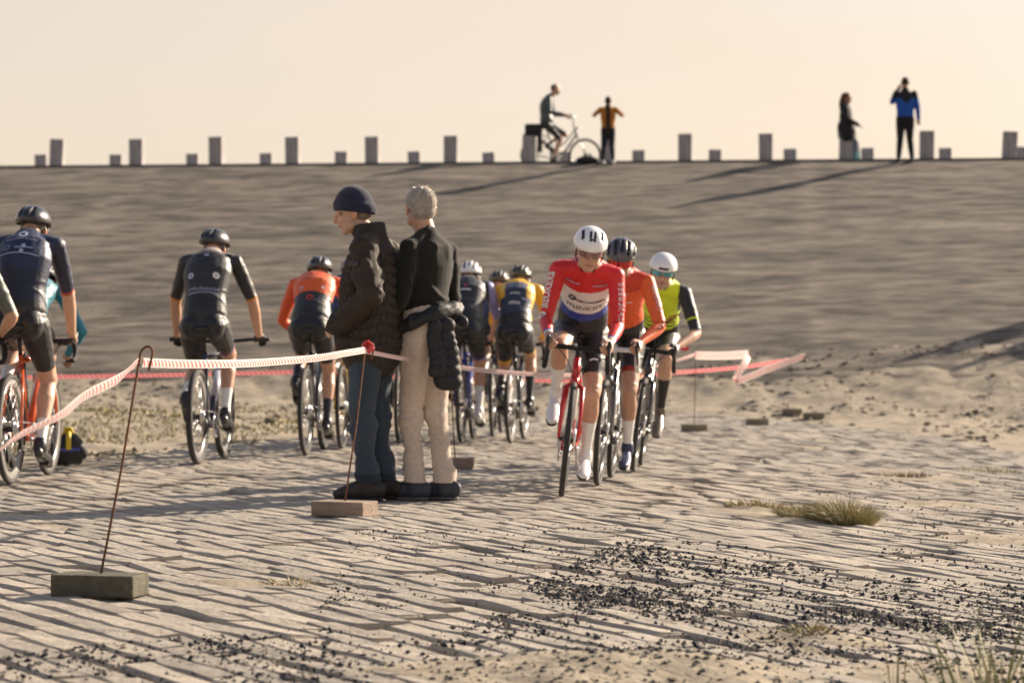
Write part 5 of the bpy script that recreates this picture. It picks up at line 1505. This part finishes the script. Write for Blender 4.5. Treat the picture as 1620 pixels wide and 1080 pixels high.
# bags
def bag(label, matrix, size, col, strap=None, printc=None):
    root = empty('bag', label, 'bag', None, matrix); l, w, h = size
    fig = Fig(); fig.limb('b', [(-l * .42, 0, h * .42), (-l * .2, 0, h * .48), (l * .1, 0, h * .5), (l * .42, 0, h * .38)], [w * .40, w * .5, w * .5, w * .38], [h * .36, h * .46, h * .48, h * .32], side=(0, 1, 0), n=18)
    V, F, _, _ = fig.skin(.014, 3); V[:, 2] = np.maximum(V[:, 2], .0); N = vnormals(V, F); V = folds(V, N, .03, (7, 7, 9), 3)
    V[:, 2] = np.maximum(V[:, 2], .0)
    link_mesh('bag_body', V, F, solid(col, .7, bump=.3), root)
    mb = MB(); mb.add(tube([(-l * .2, 0, h * .9), (-l * .1, .0, h * 1.08), (l * .1, 0, h * 1.08), (l * .2, 0, h * .92)], .012, 8)); mb.build('handle', solid(strap or col, .7), root)
    if strap:
        mb = MB(); mb.add(tube([(l * .02, -w * .5, h * .55), (l * .02, -w * .42, h * .82), (l * .02, 0, h * 1.0), (l * .02, w * .42, h * .82)], .018, 8)); mb.build('trim', solid(strap, .6), root)
    if printc:
        bv = bvh_of(V, F); project('print', bar_vf(.16, .03, 0, 8, rag=.5), bv, (0, -w * .5, h * .55), (1, 0, 0), (0, 0, 1), solid(printc, .6), root)
    return root
bag('black bag lying on dike crest at feet of the small person in orange', crest_matrix(930, .1, 0), (.42, .24, .20), (.014, .014, .015))
p = on_ground(108, 743)
bag('black sports bag with yellow trim standing at paving edge behind the far left riders', Matrix.Translation((p.x, p.y, float(ground_z(p.x, p.y)))) @ Matrix.Rotation(.15, 4, 'Z'), (.17, .18, .27), (.014, .015, .02), (.6, .42, .02), (.05, .06, .3))

# ------------------------------------------------------------------ stakes and barrier tape
M_WOODB = mat('weathered_block', (.19, .16, .115), .9, .3, 30.0, .6, 90.0, stretch=(.25, 1, 1))
M_WOODR = mat('reddish_block', (.25, .185, .14), .9, .3, 30.0, .6, 90.0, stretch=(.25, 1, 1))
def stake(label, px, py, yaw, rod_top=None, L=.31, m=M_WOODB, rod=True, W=.15, hgt=.076):
    p = on_ground(px, py); z = ride_z(p.x, p.y)
    root = empty('tape_stake', label, 'stake', 'stakes of the barrier tape', Matrix.Translation((p.x, p.y, z)) @ Matrix.Rotation(R(yaw), 4, 'Z'))
    mb = MB(); mb.add(bbox_((0, 0, hgt / 2), (L, W, hgt), None, .006)); mb.build('base_block', m, root, smooth=False)
    top = None
    if rod:
        inv = root.matrix_world.inverted()
        t = inv @ Vector(rod_top); t = np.array(t); b = np.array((0, .0, hgt - .02))
        d = nrm(t - b); sd = nrm(np.cross(d, (0.2, 1, 0)))
        sd = np.array((inv.to_3x3() @ Vector((1, 0, 0))))
        P = [b, b + (t - b) * .5 + sd * .006, t - d * .02]
        for q in range(9):
            a = R(180 - 200 * q / 8); P.append(t + sd * (.022 + .022 * math.cos(a)) + d * .028 * math.sin(a))
        P.append(t + sd * .04 - d * .06)
        mb = MB(); mb.add(tube(P, .0048, 8)); mb.build('rod', M_RUST, root)
    return root

def top_of(px, py, dpt): return at(px, py, dpt)
g1 = on_ground(160, 940); g2 = on_ground(545, 815); g3 = on_ground(722, 742); g4 = on_ground(1098, 683)
T1 = at(222, 560, g1.y + .02); T2 = at(578, 550, g2.y + .02); T3 = at(708, 552, g3.y); T4 = at(1100, 556, g4.y)
stake('rusty tape stake in a grey-brown block, nearest the camera at left', 158, 945, -14, T1, .31, mat('shade_dark_block', (.085, .078, .052), .9, .35, 30.0, .6, 90.0))  # block's base colour darkened all over to carry the shade of its front face
stake('rusty tape stake in a reddish block at the boots of the man in knitted hat', 545, 818, -24, T2, .30, M_WOODR, W=.17)
stake('tape stake in a block behind the shoes of the grey-haired man', 720, 742, -6, T3, .27, M_WOODR)
stake('tape stake in a dark block right of the oncoming riders', 1098, 683, 3, T4, .27, M_WOODB)
stake('dark low block on the paving, second one right of the oncoming riders', 1198, 673, 2, None, .25, M_WOODB, rod=False)
stake('dark low block farthest away at the paving edge', 1253, 656, 2, None, .24, M_WOODB, rod=False)
stake('dark low block at the far paving edge, rightmost of all', 1287, 660, 2, None, .25, M_WOODB, rod=False)

m = bpy.data.materials.new('barrier_tape'); m.use_nodes = True; nt = m.node_tree; b = nt.nodes['Principled BSDF']
uv = nt.nodes.new('ShaderNodeAttribute'); uv.attribute_name = 'tape_uv'
sp = nt.nodes.new('ShaderNodeSeparateXYZ'); nt.links.new(uv.outputs['Vector'], sp.inputs[0])
def mth(op, a, b_=None):
    q = nt.nodes.new('ShaderNodeMath'); q.operation = op
    for i, v in enumerate((a, b_)):
        if v is None: continue
        if isinstance(v, (int, float)): q.inputs[i].default_value = v
        else: nt.links.new(v, q.inputs[i])
    return q.outputs[0]
skew = mth('ADD', sp.outputs[0], mth('MULTIPLY', sp.outputs[1], .05))
fr_ = mth('FRACT', mth('DIVIDE', skew, .055)); st = mth('GREATER_THAN', fr_, .5)
edge = mth('MULTIPLY', mth('GREATER_THAN', sp.outputs[1], .12), mth('LESS_THAN', sp.outputs[1], .88))
mx = nt.nodes.new('ShaderNodeMix'); mx.data_type = 'RGBA'; mx.inputs[6].default_value = (.80, .73, .70, 1); mx.inputs[7].default_value = (.64, .22, .20, 1)
nt.links.new(mth('MULTIPLY', st, edge), mx.inputs[0]); nt.links.new(mx.outputs[2], b.inputs['Base Color']); b.inputs['Roughness'].default_value = .35
tr = nt.nodes.new('ShaderNodeBsdfTranslucent'); nt.links.new(mx.outputs[2], tr.inputs[0]); ms = nt.nodes.new('ShaderNodeMixShader'); ms.inputs[0].default_value = .35
nt.links.new(b.outputs[0], ms.inputs[1]); nt.links.new(tr.outputs[0], ms.inputs[2]); nt.links.new(ms.outputs[0], nt.nodes['Material Output'].inputs[0])
M_TAPE = m
m2 = m.copy(); m2.name = 'barrier_tape_red'
for n in m2.node_tree.nodes:
    if n.type == 'MIX' and n.data_type == 'RGBA': n.inputs[6].default_value = (.70, .34, .34, 1); n.inputs[7].default_value = (.62, .07, .09, 1)
M_TAPER = m2

def tape(label, pts, sag, width, tw0=0.0, tw1=0.0, m=None, wob=.05, n=60, seed=1):
    """thin ribbon through pts, sagging between them, standing on edge and slightly twisted"""
    r = random.Random(seed); ph = [r.random() * 6 for _ in range(4)]
    P = []
    for k in range(len(pts) - 1):
        a, b2 = np.array(pts[k], float), np.array(pts[k + 1], float); sg = sag[k] if hasattr(sag, '__len__') else sag
        for i in range(n + (k == len(pts) - 2)):
            t = i / n; P.append(a + (b2 - a) * t - np.array((0, 0, sg * 4 * t * (1 - t))))
    P = np.array(P); L = np.concatenate([[0], np.cumsum(np.linalg.norm(np.diff(P, axis=0), axis=1))])
    V = []; UV = []; F = []; N = len(P)
    for i in range(N):
        t = P[min(i + 1, N - 1)] - P[max(i - 1, 0)]; t = nrm(t); s = nrm(np.cross(t, (0, 0, 1))); u = np.cross(s, t)
        f = i / (N - 1); a = tw0 + (tw1 - tw0) * f + .5 * math.sin(f * 9 + ph[0]) * wob * 6 + .4 * math.sin(f * 23 + ph[1]) * wob * 4
        d = u * math.cos(a) + s * math.sin(a); p = P[i] + s * .01 * math.sin(f * 17 + ph[2])
        for j, q in enumerate((-.5, 0, .5)):
            V.append(p + d * width * q + s * (.004 if j == 1 else 0)); UV.append((L[i], j / 2, 0))
    for i in range(N - 1):
        for j in (0, 1): F.append([i * 3 + j, i * 3 + j + 1, i * 3 + 3 + j + 1, i * 3 + 3 + j])
    o = link_mesh('barrier_tape', V, F, m or M_TAPE); a = o.data.attributes.new('tape_uv', 'FLOAT_VECTOR', 'POINT'); a.data.foreach_set('vector', np.array(UV).ravel())
    return tag(o, label, 'tape', 'red and white barrier tape')
d0 = 6.2
tape('red and white barrier tape running from left edge to the nearest stake', [at(-60, 745, d0), T1 + Vector((0, 0, -.03))], .005, .038, .7, .2, seed=2)
tape('chequered red and white barrier tape between the two nearest stakes', [T1 + Vector((0, 0, -.03)), T2 + Vector((0.005, 0, -.01))], -.0 + .03, .033, .1, -.2, wob=.03, seed=3)
tape('pale barrier tape sagging from the knitted-hat man to the stake right of the riders', [T2 + Vector((0.005, 0, -.02)), T4 + Vector((0, 0, -.03))], .17, .036, .9, .4, seed=4)
tape('white loose barrier tape blowing right of the riders, tail folded back', [T4 + Vector((0, 0, -.04)), at(1186, 560, 26.4), at(1163, 604, 26.1), at(1271, 563, 27.2)], [.01, -.02, .0], .085, .1, .35, n=26, wob=.02, seed=6)
tape('red barrier tape stretched low behind the riders at left', [at(-40, 597, 27), at(470, 588, 27.5), at(900, 602, 28)], [.01, .02], .044, 0, .1, m=M_TAPER, wob=.02, seed=8)
tape('red barrier tape right of the riders running up to the folded tail', [at(900, 602, 28), at(1065, 589, 28), at(1200, 577, 27.6), at(1268, 566, 27.3)], [.01, .01, .0], .044, 0, .3, m=M_TAPER, wob=.03, seed=9)
# knot of tape at the second stake
mb = MB(); c = np.array(T2)
for i in range(7):
    a = i * .9; mb.add(loft([c + (0, 0, -.01), c + np.array((.02 * math.cos(a) + .01, -.012, .022 * math.sin(a) + .015)), c + np.array((.035 * math.cos(a + .6) + .015, -.016, .03 * math.sin(a + .6)))], [.010, .018, .006], [.0015, .0015, .0015], n=6, rnd=False))
kn = mb.build('tape_knot', solid((.62, .06, .06), .4)); tag(kn, 'crumpled red tape knot on the rod beside the brown quilted jacket', 'tape')
mb = MB(); c = np.array(at(1083, 552, g4.y))
for i in range(5):
    a = i * 1.2; mb.add(loft([c, c + np.array((.03 * math.cos(a), -.012, .012 * math.sin(a) + .008)), c + np.array((.06 * math.cos(a + .5), -.016, .016 * math.sin(a + .6)))], [.012, .02, .006], [.0015] * 3, n=6, rnd=False))
kn = mb.build('tape_knot', solid((.62, .05, .04), .4)); tag(kn, 'small red tape knot just right of the neon yellow rider', 'tape')

# ------------------------------------------------------------------ grass
M_GRASS = mat('dune_grass', (.21, .21, .075), .7, .35, 30.0, sss=0)
M_STRAW = mat('dry_grass', (.40, .32, .17), .8, .3, 30.0)
def tuft(label, px, py, n, spread, h, mats=(M_GRASS, M_STRAW), dry=.4, lean=.5, width=.003, seed=1, cat='grass tuft', name='grass_tuft', split=False):
    p = on_ground(px, py); r = random.Random(seed)
    root = empty(name, label, cat, 'tufts of dune grass', Matrix.Translation((p.x, p.y, 0)))
    mb = [MB(), MB()]
    for i in range(n):
        a = r.random() * 6.283; rr = math.sqrt(r.random()); x = math.cos(a) * rr * spread[0]; y = math.sin(a) * rr * spread[1]
        z = float(ground_z(p.x + x, p.y + y)) - .01; ln = h * r.uniform(.45, 1.1) * (1 - .4 * rr)
        d = nrm((math.cos(a) * lean * rr + r.gauss(0, .3) * lean - .25 * lean, math.sin(a) * lean * rr + r.gauss(0, .3) * lean, 1)); s = nrm(np.cross(d, (r.gauss(0, 1), r.gauss(0, 1), .1))) * width * r.uniform(.6, 1.2)
        b0 = np.array((x, y, z)); dr = np.array((d[0], d[1], 0)) * ln * .35
        p1 = b0 + d * ln * .4; p2 = b0 + d * ln * .75 + dr * .4 - (0, 0, ln * .03); p3 = b0 + d * ln + dr - (0, 0, ln * .16)
        dd = 1 if r.random() < dry else 0
        if split: mb = [MB(), MB()]
        mb[dd].add(([b0 - s, b0 + s, p1 + s * .9, p1 - s * .9, p2 + s * .6, p2 - s * .6, p3], [[0, 1, 2, 3], [3, 2, 4, 5], [5, 4, 6]]))
        if split: mb[dd].build('blade', mats[dd], root); mb[dd] = MB()
    for k, m_ in enumerate(mb):
        if m_.n: m_.build('blades' if k == 0 else 'dry_blades', mats[k], root)['kind'] = 'stuff'
    return root
tuft('thick green grass clump on a sand mound right of the riders', 1336, 829, 1900, (.14, .15), .24, dry=.55, seed=1, width=.0016, lean=.9)
tuft('lower greyish green grass hump joined to the left of the thick green clump', 1268, 822, 800, (.11, .12), .15, dry=.6, seed=21, width=.0015, lean=1.0)
tuft('brown dry grass on the sand ridge left of the thick green clump', 1205, 806, 380, (.22, .15), .085, dry=.85, seed=2)
tuft('thin straw-coloured grass tuft lying on paving between the two near stakes', 462, 925, 170, (.11, .12), .055, dry=.75, lean=1.2, seed=3)
tuft('small yellowish grass tuft low on the right among black slag', 1278, 1010, 170, (.075, .09), .055, dry=.75, lean=1.1, seed=4)
tuft('dark brown withered clump on the paving at right, beyond the green clump', 1432, 756, 240, (.20, .18), .085, mats=(M_STRAW, mat('withered', (.12, .085, .05), .9)), dry=.8, seed=5)
tuft('low olive grass tuft near the right edge in the sand', 1570, 746, 260, (.25, .25), .10, dry=.5, seed=6)
tuft('faint olive grass patch on the sand in the right middle distance', 1365, 697, 200, (.30, .35), .05, dry=.7, seed=7)
tuft('tall green grass stems in the right foreground corner', 1560, 1100, 46, (.17, .10), .36, dry=.15, lean=.5, width=.0032, seed=8, split=True)
tuft('single upright green grass stem in the foreground left of the corner stems', 1418, 1095, 6, (.02, .02), .26, dry=.1, lean=.08, width=.003, seed=11, split=True)
tuft('sparse short grass blades at the bottom edge of the picture', 1375, 1100, 26, (.12, .05), .09, dry=.3, lean=.9, seed=12, split=True)
# low plants on the sandy bank behind the left riders: nobody could count them
mb = [MB(), MB()]; r = random.Random(5)
for i in range(11000):
    px = r.uniform(-60, 480); py = r.gauss(668, 22)
    d = CAM_Z / ((py - 540) / FPX); x = (px - 810) / FPX * d; y = d
    if float(in_paving(x, y)) > -.3 or float(fbm(x * 1.1, y * .5, 88, 3)) < -.06: continue
    z = float(ground_z(x, y)); ln = r.uniform(.02, .07); d_ = nrm((r.gauss(0, .6), r.gauss(0, .6), 1)); s = nrm(np.cross(d_, (r.gauss(0, 1), r.gauss(0, 1), .1))) * .008
    b0 = np.array((x, y, z - .005)); mb[r.random() < .42].add(([b0 - s, b0 + s, b0 + d_ * ln * .6 + s, b0 + d_ * ln], [[0, 1, 2], [0, 2, 3]]))
o = mb[0].build('ground_cover', M_GRASS); tag(o, 'low green ground cover on the sandy bank behind left riders', 'plants', kind='stuff')
o = mb[1].build('dry_ground_cover', M_STRAW); tag(o, 'low straw-coloured ground cover on the sandy bank behind left riders', 'plants', kind='stuff')
